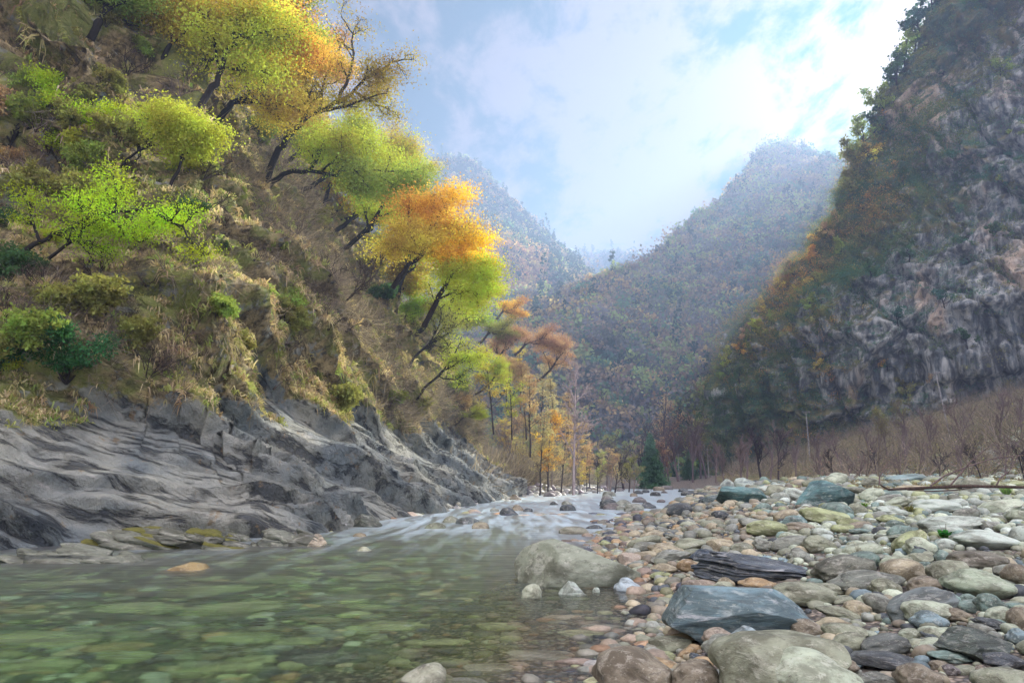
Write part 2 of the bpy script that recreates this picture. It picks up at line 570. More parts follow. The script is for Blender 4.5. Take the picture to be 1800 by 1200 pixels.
rows = np.concatenate([np.linspace(-4, 3, 10), 3 * np.exp(np.linspace(0.02, math.log(2600 / 3), 420))])
cols = np.linspace(-1, 1, 420)
X = np.outer(np.maximum(np.abs(rows), 9) * 1.15 + 4, np.sign(cols) * np.abs(cols) ** 1.15)
Y = np.repeat(rows[:, None], len(cols), 1)
Z = ground_z(X, Y)
vegg = sstep(28, 50, Y) * sstep(1.5, 6, X - shoreR(Y)) + sstep(45, 70, Y) * sstep(0.5, 3.0, shoreL(Y) - X)
P = np.stack([X, Y, Z], -1)
me = mesh_np('ground', P.reshape(-1, 3), grid_faces(*X.shape), attrs={'veg': ('POINT', 'FLOAT', np.clip(vegg, 0, 1))})
tag(link('ground', me, M_GROUND), kind='structure')

# water: a closed body from just above the bed's deepest point up to the surface
wy = np.concatenate([np.linspace(-4, 60, 120), np.linspace(62, 158, 40)])
wx = np.linspace(0, 1, 60)
XW = shoreL(wy)[:, None] - 2.5 + wx[None, :] * (shoreR(wy) - shoreL(wy) + 4.5)[:, None]
YW = np.repeat(wy[:, None], len(wx), 1)
top = np.stack([XW, YW, np.zeros_like(XW)], -1)
bm = bmesh.new()
vt = [[bm.verts.new(top[i, j]) for j in range(len(wx))] for i in range(len(wy))]
for i in range(len(wy) - 1):
    for j in range(len(wx) - 1):
        bm.faces.new((vt[i][j], vt[i][j + 1], vt[i + 1][j + 1], vt[i + 1][j]))
ring = [vt[0][j] for j in range(len(wx))] + [vt[i][-1] for i in range(1, len(wy))] + [vt[-1][j] for j in range(len(wx) - 2, -1, -1)] + [vt[i][0] for i in range(len(wy) - 2, 0, -1)]
low = [bm.verts.new((v.co.x, v.co.y, -1.6)) for v in ring]
for k in range(len(ring)):
    k2 = (k + 1) % len(ring)
    bm.faces.new((ring[k2], ring[k], low[k], low[k2]))
bm.faces.new(list(reversed(low)))
bmesh.ops.recalc_face_normals(bm, faces=bm.faces)
me = bpy.data.meshes.new('river_water'); bm.to_mesh(me); bm.free()
for p_ in me.polygons: p_.use_smooth = False
tag(link('river_water', me, M_WATER), kind='structure')

# ------------------------------------------------------------------ left hillside
FP = [(-27, -22), (-18.5, -4), (-14.5, 7)] + [(LX[i] - 0.2, LY[i]) for i in range(1, 10)] + [(LX[9] - 2.5, LY[9] + 14), (-4.0, 118), (-26, 150), (-70, 190)]
FP = np.array(FP, float)
seg = np.linalg.norm(np.diff(FP, axis=0), axis=1)
FS = np.concatenate([[0], np.cumsum(seg)])
S_END = FS[-1]


def foot(s):
    k = 2.5
    fx = sum(np.interp(s + o * k, FS, FP[:, 0]) for o in (-1, -.5, 0, .5, 1)) / 5
    fy = sum(np.interp(s + o * k, FS, FP[:, 1]) for o in (-1, -.5, 0, .5, 1)) / 5
    return fx, fy


s_dense = np.linspace(0, S_END, 4000)
fx, fy = foot(s_dense)
dist = np.hypot(fx, fy)
wgt = np.cumsum(1 / np.maximum(dist, 9)); wgt = (wgt - wgt[0]) / (wgt[-1] - wgt[0])
NS, NZ = 900, 620
s_c = np.interp(np.linspace(0, 1, NS), wgt, s_dense)
zt = np.linspace(0, 1, NZ)
z_c = -1.2 + 12 * zt + 108 * zt ** 2.6
fx, fy = foot(s_c)
tx, ty = np.gradient(fx), np.gradient(fy)
tl = np.hypot(tx, ty); tx /= tl; ty /= tl
nx_, ny_ = ty, -tx            # towards the river
back = np.where(z_c < 3.4, z_c / 0.86, 3.4 / 0.86 + (z_c - 3.4) / 1.62)
back = np.where(z_c > 70, back + (z_c - 70) * 0.9, back)
P = np.zeros((NZ, NS, 3))
P[:, :, 0] = fx[None] - nx_[None] * back[:, None]
P[:, :, 1] = fy[None] - ny_[None] * back[:, None]
P[:, :, 2] = z_c[:, None]
N0 = np.zeros_like(P)
ang = np.where(z_c < 3.4, math.atan(0.86), math.atan(1.62))
for _ in range(30): ang[1:-1] = (ang[:-2] + ang[1:-1] + ang[2:]) / 3
N0[:, :, 0] = nx_[None] * np.sin(ang)[:, None]
N0[:, :, 1] = ny_[None] * np.sin(ang)[:, None]
N0[:, :, 2] = np.cos(ang)[:, None]
Sg = np.repeat(s_c[None], NZ, 0); Zg = np.repeat(z_c[:, None], NS, 1)
Q = np.stack([Sg, Zg * 1.5, np.zeros_like(Sg)], -1).reshape(-1, 3)
SH = Sg.shape
warp = fbm(Q * 0.10, 4, seed=21).reshape(SH)
warp2 = fbm(Q * 0.5, 4, seed=31).reshape(SH)
strata = Zg + 0.40 * Sg + warp * 1.3 + warp2 * 0.16
def saw(q, sharp=6.0):
    f = q - np.floor(q)
    return np.where(f < 0.10, f / 0.10, (1 - f) / 0.90)
st1 = saw(strata / 3.1 + 0.15)
st2 = saw(strata / 1.07 + warp)
st3 = saw(strata / 0.37 + warp2)
m1 = 0.5 + 0.5 * np.clip(fbm(Q * 0.22, 3, seed=41).reshape(SH) * 2.2, -1, 1)
m2 = 0.5 + 0.5 * np.clip(fbm(Q * 0.45, 3, seed=47).reshape(SH) * 2.4, -1, 1)
SK = 0.055 * np.clip(Sg - 42, 0, 45) + 1.9 * (1 - sstep(36, 50, Sg))
low_m = 1 - sstep(2.6, 5.5, Zg - SK + warp * 2.2)
QP = P.reshape(-1, 3)
rough_big = fbm(QP * 0.085, 5, seed=51).reshape(SH)
ridg = fbm(QP * 0.22, 5, seed=61, ridged=True).reshape(SH)
ridg2 = fbm(QP * 0.75, 4, seed=71, ridged=True).reshape(SH)
lump = fbm(QP * 1.3, 3, seed=81).reshape(SH)
def crack(q, wdt):
    f = q - np.floor(q)
    return np.exp(-((f - 0.5) / wdt) ** 2)
crk = 0.5 * crack(strata / 2.3 + warp2 * 0.12, 0.035) * m2 + 0.25 * crack(strata / 0.83 + warp2 * 0.2 + 0.3, 0.05) * m1
crk = crk + 0.3 * crack((Sg * 0.7 - Zg * 0.9) / 3.7 + warp * 1.6, 0.02) * m1 * (m2 > 0.4)
disp = 1.35 * st1 * (0.35 + 0.65 * m1) + 0.60 * st2 * m2 + 0.17 * st3 * m1 * m2 + warp * 0.7 - crk
disp = disp * (0.35 + 0.65 * low_m) + (1 - low_m) * (rough_big * 3.2 + ridg * 1.15 + ridg2 * 0.35 + st1 * 0.9) + lump * (0.05 + 0.22 * (1 - low_m))
disp *= sstep(-1.2, 0.3, Zg) * 0.9 + 0.1
# the slope never grows into the river
disp = np.minimum(disp, 3.8)
P = P + N0 * disp[..., None]
P[:, :, 2] += 0
Nh = grid_normals(P)
if Nh[NZ // 2, NS // 2, 0] < 0: Nh = -Nh
vegm = sstep(1.9, 3.6, Zg - SK + warp * 2.6 + 1.4 * (st1 - 0.5)) * (0.62 + 0.38 * sstep(0.0, 0.4, Nh[:, :, 2]))
vegm = np.maximum(vegm, sstep(98, 106, Sg) * 0.9)
hill_me = mesh_np('hillside', P.reshape(-1, 3), grid_faces(NZ, NS), attrs={'veg': ('POINT', 'FLOAT', vegm), 'strata': ('POINT', 'FLOAT', strata)})
tag(link('hillside', hill_me, M_HILL), kind='structure')
HILL_P, HILL_N, HILL_V = P, Nh, vegm
hill_bvh = bvh_of(hill_me)


def on_hill(px, py):
    r = ray(px, py).normalized()
    hit = hill_bvh.ray_cast(Vector((0, 0, H)), r)
    return hit[0], hit[1]


# ------------------------------------------------------------------ right cliff
SIL = [at(px, py, Y_) for px, py, Y_ in ((1262, 850, 215), (1256, 800, 215), (1262, 730, 214), (1262, 690, 212), (1300, 600, 210), (1370, 520, 206), (1430, 450, 203),
                                         (1485, 380, 200), (1520, 300, 197), (1545, 240, 195), (1590, 150, 190), (1625, 80, 187), (1665, 0, 184), (1700, -80, 180), (1760, -240, 175))]
SZ = np.array([p.z for p in SIL]); SX = np.array([p.x for p in SIL]); SYY = np.array([p.y for p in SIL])
NZc, NXc = 420, 560
zc = np.linspace(-2, 175, NZc)
uc = np.concatenate([np.linspace(-90, 0, 120, endpoint=False), np.linspace(0, 1, NXc - 120) ** 1.15 * 190])
xs = np.interp(zc, SZ, SX); ys = np.interp(zc, SZ, SYY)
PC = np.zeros((NZc, NXc, 3))
rr_ = 9.0
up_ = np.maximum(uc, 0); un = np.maximum(-uc, 0)
bend = np.sqrt(up_ ** 2 + rr_ ** 2) - rr_
PC[:, :, 0] = xs[:, None] + up_[None] * 0.72 + un[None] * 0.55
PC[:, :, 1] = ys[:, None] - up_[None] * 0.62 + un[None] * 0.85 + 0.0 * bend[None]
PC[:, :, 2] = zc[:, None]
# away from the nose the face leans back less than the skyline does
lean = (xs - xs[0])[:, None] * 0.25 * np.clip(up_ / 120, 0, 1)[None]
PC[:, :, 0] -= lean
NC = grid_normals(PC)
if NC[200, 400, 1] > 0: NC = -NC
qc = PC.reshape(-1, 3)
sh = (NZc, NXc)
wpc = fbm(qc * 0.02, 4, seed=101).reshape(sh)
stc = PC[:, :, 2] * 0.6 - PC[:, :, 0] * 0.55 + wpc * 22
dc = fbm(qc * 0.028, 5, seed=111).reshape(sh) * 9 + fbm(qc * 0.085, 5, seed=121, ridged=True).reshape(sh) * 3.4 + saw(stc / 17) * 3.6 + saw(stc / 5.3 + wpc) * 1.3 + fbm(qc * 0.4, 3, seed=131).reshape(sh) * 0.8
dc *= sstep(-30, 15, uc)[None] * 0.6 + 0.4
dc = dc + (saw(PC[:, :, 0] / 13 + wpc * 2.5) - .5) * 3.0 + crack((PC[:, :, 0] + PC[:, :, 2] * .35) / 9 + wpc, 0.06) * -2.5 + fbm(qc * 0.16, 4, seed=151, ridged=True).reshape(sh) * 2.0
dc = dc * (0.7 + 0.3 * sstep(0, 25, np.abs(uc)))[None]
PC = PC + NC * dc[..., None]
NC = grid_normals(PC)
if NC[200, 400, 1] > 0: NC = -NC
vn = fbm(qc * 0.03, 4, seed=141).reshape(sh)
vegc = np.clip(0.36 + 0.9 * sstep(0.05, 0.5, NC[:, :, 2]) + vn * 1.3, 0, 1) * (0.35 + 0.65 * (1 - sstep(15, 60, uc))[None]) + 0.35 * (1 - sstep(8, 30, PC[:, :, 2]))
vegc = np.clip(vegc, 0, 1)
cliff_me = mesh_np('cliff', PC.reshape(-1, 3), grid_faces(*sh), attrs={'veg': ('POINT', 'FLOAT', vegc)})
tag(link('cliff', cliff_me, M_CLIFF), kind='structure')
cliff_bvh = bvh_of(cliff_me)


def on_cliff(px, py):
    hit = cliff_bvh.ray_cast(Vector((0, 0, H)), ray(px, py).normalized())
    return hit[0], hit[1]


# ------------------------------------------------------------------ mountains
def mountain(name, crest, y0, y1, z0, px0, px1, nc, nr, amp, seed, backrun=200, tanback=0.8):
    """crest: list of (px, py) skyline points of the ridge at distance y1; the slope climbs from (y0, z0) to it and falls away behind"""
    cx = np.array([c[0] for c in crest], float); cyy = np.array([c[1] for c in crest], float)
    pxs = np.linspace(px0, px1, nc)
    pys = np.interp(pxs, cx, cyy)
    yc = y1 if not isinstance(y1, list) else np.interp(pxs, [a for a, b in y1], [b for a, b in y1])
    yc = np.broadcast_to(np.asarray(yc, float), pxs.shape)
    top = np.array([list(at(a, b, c)) for a, b, c in zip(pxs, pys, yc)])
    nrb = nr // 4
    t = np.concatenate([np.linspace(0, 1, nr - nrb), 1 + np.linspace(0, 1, nrb + 1)[1:]])
    PM = np.zeros((nr, nc, 3))
    for i, tt in enumerate(t):
        if tt <= 1:
            yy = y0 + (yc - y0) * tt
            prof = tt ** 1.15
            PM[i, :, 1] = yy
            PM[i, :, 0] = top[:, 0] * (0.25 + 0.75 * yy / yc) if False else top[:, 0] * yy / yc
            PM[i, :, 2] = z0 + (top[:, 2] - z0) * prof
        else:
            bt = tt - 1
            PM[i, :, 0] = top[:, 0]
            PM[i, :, 1] = top[:, 1] + bt * backrun
            PM[i, :, 2] = top[:, 2] - bt * backrun * tanback
    q = PM.reshape(-1, 3)
    env = np.sin(np.clip(t, 0, 1) * math.pi) ** 0.7
    env = np.where(t > 1, 0.2, env)[:, None]
    dn = (fbm(q * (1 / 150.0) * np.array([1, 0.6, 0.6]), 4, seed=seed, ridged=True).reshape(nr, nc) * amp + fbm(q * (1 / 35.0), 4, seed=seed + 9).reshape(nr, nc) * amp * 0.16) * env
    PM[:, :, 2] += dn * 0.7
    PM[:, :, 1] -= dn * 0.5
    me = mesh_np(name, PM.reshape(-1, 3), grid_faces(nr, nc))
    tag(link(name, me, M_MOUNT), kind='structure')
    return PM, grid_normals(PM)


cr_mid = [(780, 560), (860, 535), (930, 522), (985, 515), (1040, 497), (1100, 481), (1135, 482), (1165, 455), (1190, 425), (1225, 392), (1262, 372), (1290, 345), (1318, 308),
          (1345, 270), (1362, 262), (1400, 268), (1440, 280), (1480, 292), (1540, 310), (1640, 330), (1800, 350)]
MID = mountain('mountain', cr_mid, 225, [(780, 320), (1040, 320), (1135, 340), (1200, 380), (1360, 430), (1800, 450)], 0, 780, 1700, 420, 300, 26, 201, 200, 0.7)
cr_far = [(560, 420), (640, 350), (700, 310), (755, 290), (785, 276), (815, 278), (850, 302), (880, 332), (905, 358), (940, 395), (975, 428), (1005, 458), (1035, 490), (1060, 520), (1100, 560)]
FAR = mountain('mountain', cr_far, 330, 470, 40, 600, 1095, 260, 220, 45, 231, 300, 0.8)
cr_spur = [(700, 330), (780, 372), (830, 395), (880, 410), (920, 430), (960, 462), (990, 490), (1015, 515), (1040, 545), (1060, 570)]
SPUR = mountain('mountain', cr_spur, 300, 395, 30, 700, 1060, 180, 160, 32, 261, 200, 0.8)
cr_rdg = [(900, 470), (960, 450), (1010, 446), (1045, 447), (1080, 443), (1120, 449), (1160, 452), (1200, 445), (1260, 460)]
RDG = mountain('mountain', cr_rdg, 540, 690, 50, 880, 1300, 120, 60, 40, 281, 200, 0.6)

# ------------------------------------------------------------------ haze: even air in a closed box round the whole place
bm = bmesh.new()
bmesh.ops.create_cube(bm, size=1)
for v in bm.verts:
    v.co = Vector((v.co.x * 6400 + 0, v.co.y * 3400 + 1350, v.co.z * 266 + 129))
me = bpy.data.meshes.new('haze'); bm.to_mesh(me); bm.free()
HAZE_D = 0.00125
m, t = new_mat('morning haze')
pv = t.n('ShaderNodeVolumePrincipled')
pv.inputs['Color'].default_value = (0.46, 0.64, 0.98, 1)
pv.inputs['Density'].default_value = HAZE_D
pv.inputs['Anisotropy'].default_value = 0.40
out(t, None, pv.outputs[0])
tag(link('haze', me, m), kind='stuff')

# ------------------------------------------------------------------ label bookkeeping
ORD = ['first', 'second', 'third', 'fourth', 'fifth', 'sixth', 'seventh', 'eighth', 'ninth', 'tenth', 'eleventh', 'twelfth', 'thirteenth', 'fourteenth', 'fifteenth',
       'sixteenth', 'seventeenth', 'eighteenth', 'nineteenth', 'twentieth'] + ['twenty-' + x for x in ('first', 'second', 'third', 'fourth', 'fifth', 'sixth', 'seventh', 'eighth', 'ninth')] + \
      ['thirtieth'] + ['thirty-' + x for x in ('first', 'second', 'third', 'fourth', 'fifth', 'sixth', 'seventh', 'eighth', 'ninth')]
PENDING = []


def pend(o, desc, place, cat, group, loc):
    """label is made once all are placed: look + place, and a count from the left only where several look alike there"""
    PENDING.append((o, desc, place, loc))
    tag(o, None, cat, group)


def settle_labels():
    by = {}
    for o, desc, place, loc in PENDING:
        by.setdefault((desc, place), []).append((project(loc)[0], o))
    for (desc, place), L in by.items():
        L.sort(key=lambda a: a[0])
        n = len(L)
        for i, (_, o) in enumerate(L):
            if n == 1: lab = f'{desc} {place}'
            elif n == 2: lab = f'{("left", "right")[i]} one of two, {desc} {place}'
            elif i == 0: lab = f'leftmost {desc} {place}'
            elif i == n - 1: lab = f'rightmost {desc} {place}'
            else: lab = f'{ORD[i]} {desc} from the left, {place}'
            o['label'] = lab


# ------------------------------------------------------------------ tubes, twigs and leaves
class Tree:
    def __init__(s, seed):
        s.rng = np.random.default_rng(seed)
        s.v, s.f, s.n = [], [], 0
        s.tips = []  # (point, direction, scale)

    def tube(s, pts, rad, sides):
        pts = np.asarray(pts, float); rad = np.asarray(rad, float)
        n = len(pts)
        tan = np.gradient(pts, axis=0)
        tan /= np.linalg.norm(tan, axis=1, keepdims=True) + 1e-9
        ref = np.array([0.31, 0.22, 0.92]) if abs(tan[0, 2]) < 0.8 else np.array([1.0, 0.1, 0])
        a = np.cross(tan, ref); a /= np.linalg.norm(a, axis=1, keepdims=True) + 1e-9
        b = np.cross(tan, a)
        th = np.arange(sides) * 2 * math.pi / sides
        ringp = pts[:, None] + rad[:, None, None] * (a[:, None] * np.cos(th)[None, :, None] + b[:, None] * np.sin(th)[None, :, None])
        idx = s.n + np.arange(n * sides).reshape(n, sides)
        nxt = np.roll(idx, -1, axis=1)
        s.f.append(np.stack([idx[:-1], nxt[:-1], nxt[1:], idx[1:]], -1).reshape(-1, 4))
        s.v.append(ringp.reshape(-1, 3)); s.n += n * sides

    def grow(s, p, d, L, r, lev, cfg):
        """one limb and, recursively, what grows from it"""
        rng = s.rng
        nseg = cfg['seg'][lev]
        wig = cfg['wig'][lev]
        pts = [np.array(p, float)]
        d = np.array(d, float); d /= np.linalg.norm(d)
        for i in range(nseg):
            d = d + rng.normal(0, wig, 3) + np.array([0, 0, cfg['up'][lev]])
            d /= np.linalg.norm(d)
            pts.append(pts[-1] + d * L / nseg)
        pts = np.array(pts)
        taper = np.linspace(1, cfg.get('end', 0.35), nseg + 1)
        s.tube(pts, r * taper, cfg['sides'][lev])
        s.spawn(pts, r * taper, lev, L, cfg)

    def spawn(s, pts, rad, lev, L, cfg, n=None):
        rng = s.rng
        if lev >= len(cfg['kids']):
            if rng.random() < cfg.get('bald', 0.38): return
            for q in range(1, len(pts)):
                s.tips.append((pts[q], pts[q] - pts[q - 1]))
            return
        n = n or cfg['kids'][lev]
        m_ = len(pts) - 1
        for k in range(n):
            u = cfg['from'][lev] + (1 - cfg['from'][lev]) * (k + rng.random()) / n
            u = min(u, 0.999) * m_
            i = int(u); fr = u - i
            p = pts[i] * (1 - fr) + pts[i + 1] * fr
            dd = pts[i + 1] - pts[i]; dd /= np.linalg.norm(dd) + 1e-9
            side = np.cross(dd, rng.normal(0, 1, 3)); side /= np.linalg.norm(side) + 1e-9
            an = cfg['ang'][lev] * (0.7 + 0.6 * rng.random())
            nd = dd * math.cos(an) + side * math.sin(an)
            fall = 1 - cfg.get('fall', 0.5) * (u / m_)
            s.grow(p, nd, L * cfg['len'][lev] * fall * (0.40 + 1.05 * rng.random()), max(rad[i] * cfg.get('rr', 0.6), cfg.get('rmin', 0.006)), lev + 1, cfg)

    def wood(s, name, origin=(0, 0, 0)):
        return mesh_np(name, np.concatenate(s.v) - np.array(origin), np.concatenate(s.f))

    def leaves(s, name, per, size, spread, origin=(0, 0, 0), keep=1.0, droop=0.0, sel=None):
        rng = s.rng
        P_ = np.array([a for a, b in s.tips])
        if keep < 1: P_ = P_[rng.random(len(P_)) < keep]
        if sel is not None: P_ = P_[sel(P_)]
        return leaf_mesh(name, np.repeat(P_, per, 0) + rng.normal(0, spread, (len(P_) * per, 3)) * [1, 1, 0.4] - np.array([0, 0, droop]) - np.array(origin), size, rng, clumps=P_)


def leaf_mesh(name, P_, size, rng, clumps=None, flat=0.0, col=None, tint=None, elong=1.5):
    n = len(P_)
    d = rng.normal(0, 1, (n, 3)); d[:, 2] -= 0.3
    d /= np.linalg.norm(d, axis=1, keepdims=True)
    e = np.cross(d, rng.normal(0, 1, (n, 3)))
    if flat: e[:, 2] *= (1 - flat)
    e /= np.linalg.norm(e, axis=1, keepdims=True)
    sz = size * (0.6 + 0.8 * rng.random(n))[:, None]
    nrm = np.cross(d, e)
    a = P_; b = P_ + d * sz * 0.5 * elong + e * sz * 0.45 + nrm * sz * 0.1; c = P_ + d * sz * elong; f = P_ + d * sz * 0.5 * elong - e * sz * 0.45 + nrm * sz * 0.1
    V = np.stack([a, b, c, f], 1).reshape(-1, 3)
    Fc = np.arange(n * 4).reshape(n, 4)
    if tint is None:
        tint = np.clip(0.5 + 0.42 * vnoise(P_ * 0.55 + 3, 77) + 0.30 * vnoise(P_ * 1.9 + 9, 78) + rng.normal(0, 0.14, n), 0, 1)
    at_ = {'tint': ('FACE', 'FLOAT', tint)}
    if col is not None: at_['col'] = ('FACE', 'FLOAT_COLOR', np.concatenate([col, np.ones((n, 1))], 1))
    return mesh_np(name, V, Fc, smooth=False, attrs=at_)


BROAD = dict(seg=[7, 6, 5, 4, 3], wig=[0.14, 0.20, 0.24, 0.26, 0.3], up=[0.04, 0.05, 0.03, 0.0, -0.02], sides=[9, 7, 5, 4, 3], kids=[7, 6, 5, 5], **{'from': [0.3, 0.2, 0.15, 0.1]},
             ang=[0.85, 0.8, 0.8, 0.8], len=[0.62, 0.55, 0.52, 0.5], rr=0.62, end=0.3, rmin=0.008)
BARE = dict(BROAD, rmin=0.022, kids=[9, 7, 6, 4], ang=[0.6, 0.6, 0.6, 0.6], wig=[0.06, 0.12, 0.15, 0.2, 0.2], up=[0.04, 0.10, 0.08, 0.05, 0.02])
SLIM = dict(BROAD, kids=[22, 6, 4], ang=[0.95, 0.7, 0.7], wig=[0.03, 0.1, 0.15, 0.2], up=[0.03, 0.06, 0.03, 0.0], len=[0.30, 0.5, 0.5], fall=0.65, seg=[10, 5, 4, 3], rr=0.4, **{'from': [0.28, 0.15, 0.1]})
BUSH = dict(BROAD, kids=[5, 5, 4], seg=[4, 4, 3, 3], sides=[5, 4, 3, 3], len=[0.7, 0.6, 0.55], wig=[0.15, 0.2, 0.25, 0.25], up=[0.02, 0.0, 0.0, 0.0], ang=[0.6, 0.7, 0.8], rmin=0.006)


def make_tree(kind, seed):
    T = Tree(seed)
    rg = T.rng
    if kind == 'broad':
        T.grow((0, 0, -0.3), (0.25 * rg.normal(), 0.25 * rg.normal(), 1), 6.0, 0.20, 0, BROAD); lv = (14, 0.10, 0.55)
    elif kind == 'lean':
        T.grow((0, 0, -0.3), (0.75, 0.1, 0.6), 6.5, 0.20, 0, dict(BROAD, up=[0.02, 0.1, 0.05, 0, 0])); lv = (14, 0.10, 0.55)
    elif kind == 'slim':
        T.grow((0, 0, -0.3), (0.04, 0.02, 1), 12, 0.13, 0, SLIM); lv = (7, 0.13, 0.32)
    elif kind == 'bare':
        T.grow((0, 0, -0.3), (0.1, 0.02, 1), 7, 0.17, 0, BARE); lv = (1, 0.10, 0.25)
    elif kind == 'bush':
        for k in range(7):
            a = k * 0.9 + rg.random()
            T.grow((0, 0, -0.15), (0.55 * math.cos(a), 0.55 * math.sin(a), 0.8), 1.3, 0.028, 0, BUSH)
        lv = (6, 0.10, 0.14)
    return T, lv


PROTO = {}


def proto(kind, i):
    key = (kind, i)
    if key not in PROTO:
        T, (per, sz, sp) = make_tree(kind, hash(kind[0]) % 1 + 100 * i + {'broad': 1, 'lean': 2, 'slim': 3, 'bare': 4, 'bush': 5}[kind])
        PROTO[key] = (T.wood(kind + '_wood'), T.leaves(kind + '_leaves', per, sz, sp, keep=0.42 if kind in ('lean', 'slim') else 0.7))
        PROTO[key][0].materials.append(M_BARK); PROTO[key][1].materials.append(M_LEAF)
    return PROTO[key]


def conifer_meshes(seed, h=9.0):
    T = Tree(seed); rg = T.rng
    T.tube([(0, 0, -0.3), (0.03, 0, h * 0.5), (0, 0, h)], [0.16, 0.1, 0.02], 7)
    pts = []
    z = 0.8
    while z < h * 0.99:
        L = (h - z) * 0.30 + 0.15
        n = 9
        for k in range(n):
            a = rg.random() * 6.28
            l2 = L * (0.7 + 0.5 * rg.random())
            d = np.array([math.cos(a), math.sin(a), -0.18])
            T.tube([(0, 0, z), tuple(np.array([0, 0, z]) + d * l2 * 0.5 + [0, 0, 0.05]), tuple(np.array([0, 0, z]) + d * l2)], [0.03, 0.02, 0.008], 3)
            m_ = max(4, int(l2 * 26))
            u = rg.random(m_) ** 0.6
            q = np.array([0, 0, z]) + d * l2 * u[:, None] + rg.normal(0, 0.10 + 0.06 * l2, (m_, 3)) * [1, 1, 0.4]
            pts.append(q)
        z += 0.30 * (0.6 + 0.5 * (h - z) / h)
    w_ = T.wood('conifer_wood'); lf = leaf_mesh('conifer_needles', np.concatenate(pts), 0.20, rg)
    w_.materials.append(M_BARK); lf.materials.append(M_LEAF)
    return w_, lf


def crown_meshes(seed, hi=False):
    """a mid-distance broadleaf: trunk with limbs and a crown of leaf clumps, about 7 m tall"""
    rg = np.random.default_rng(seed)
    T = Tree(seed)
    cfg = dict(BROAD, kids=[7, 5], seg=[5, 4, 4], len=[0.6, 0.6], sides=[6, 4, 3])
    T.grow((0, 0, -0.5), (0.12, 0.05, 1), 4.6, 0.16, 0, cfg)
    tips = np.array([a for a, b in T.tips])
    tips = tips[rg.random(len(tips)) < 0.55]
    per = 16
    P_ = np.repeat(tips, per, 0)
    dr_ = rg.normal(0, 1, (len(P_), 3)); dr_ /= np.linalg.norm(dr_, axis=1, keepdims=True)
    P_ = P_ + dr_ * (0.62 * rg.random((len(P_), 1)) ** 0.5) * [1, 1, 0.55]
    w_ = T.wood('crown_wood'); lf = leaf_mesh('crown_leaves', P_, 0.27, rg)
    w_.materials.append(M_BARK); lf.materials.append(M_LEAF)
    return w_, lf


def place_tree(name, meshes, loc, scale, rz, leafcol, bark=(0.035, 0.03, 0.028), tilt=(0, 0), crown_keep=True, crown='crown'):
    root = bpy.data.objects.new(name, None)
    COL.objects.link(root)
    root.empty_display_size = 0.3
    root.location = loc
    root.rotation_euler = (tilt[0], tilt[1], rz)
    root.scale = (scale, scale, scale) if not isinstance(scale, tuple) else scale
    wd = link('trunk' if name != 'shrub' else 'stems', meshes[0], None, root); wd.color = (*bark, 1)
    if crown_keep and leafcol is not None:
        cr = link(crown if name != 'shrub' else 'foliage', meshes[1], None, root); cr.color = (*leafcol, 1)
    return root


GOLD = (0.75, 0.50, 0.03)
YEL, ORA, LIME, GRN, RUST, OLV, DGR, TAN_, TEAL = (0.58, 0.47, 0.07), (0.66, 0.40, 0.06), (0.43, 0.48, 0.05), (0.27, 0.36, 0.07), (0.46, 0.29, 0.19), (0.28, 0.29, 0.08), (0.07, 0.15, 0.06), (0.50, 0.36, 0.19), (0.06, 0.17, 0.13)
CNAME = {GOLD: 'golden', YEL: 'yellow', ORA: 'orange', LIME: 'bright lime', GRN: 'green', RUST: 'rust red', OLV: 'olive', DGR: 'dark green', TAN_: 'pale brown', TEAL: 'blue-green'}

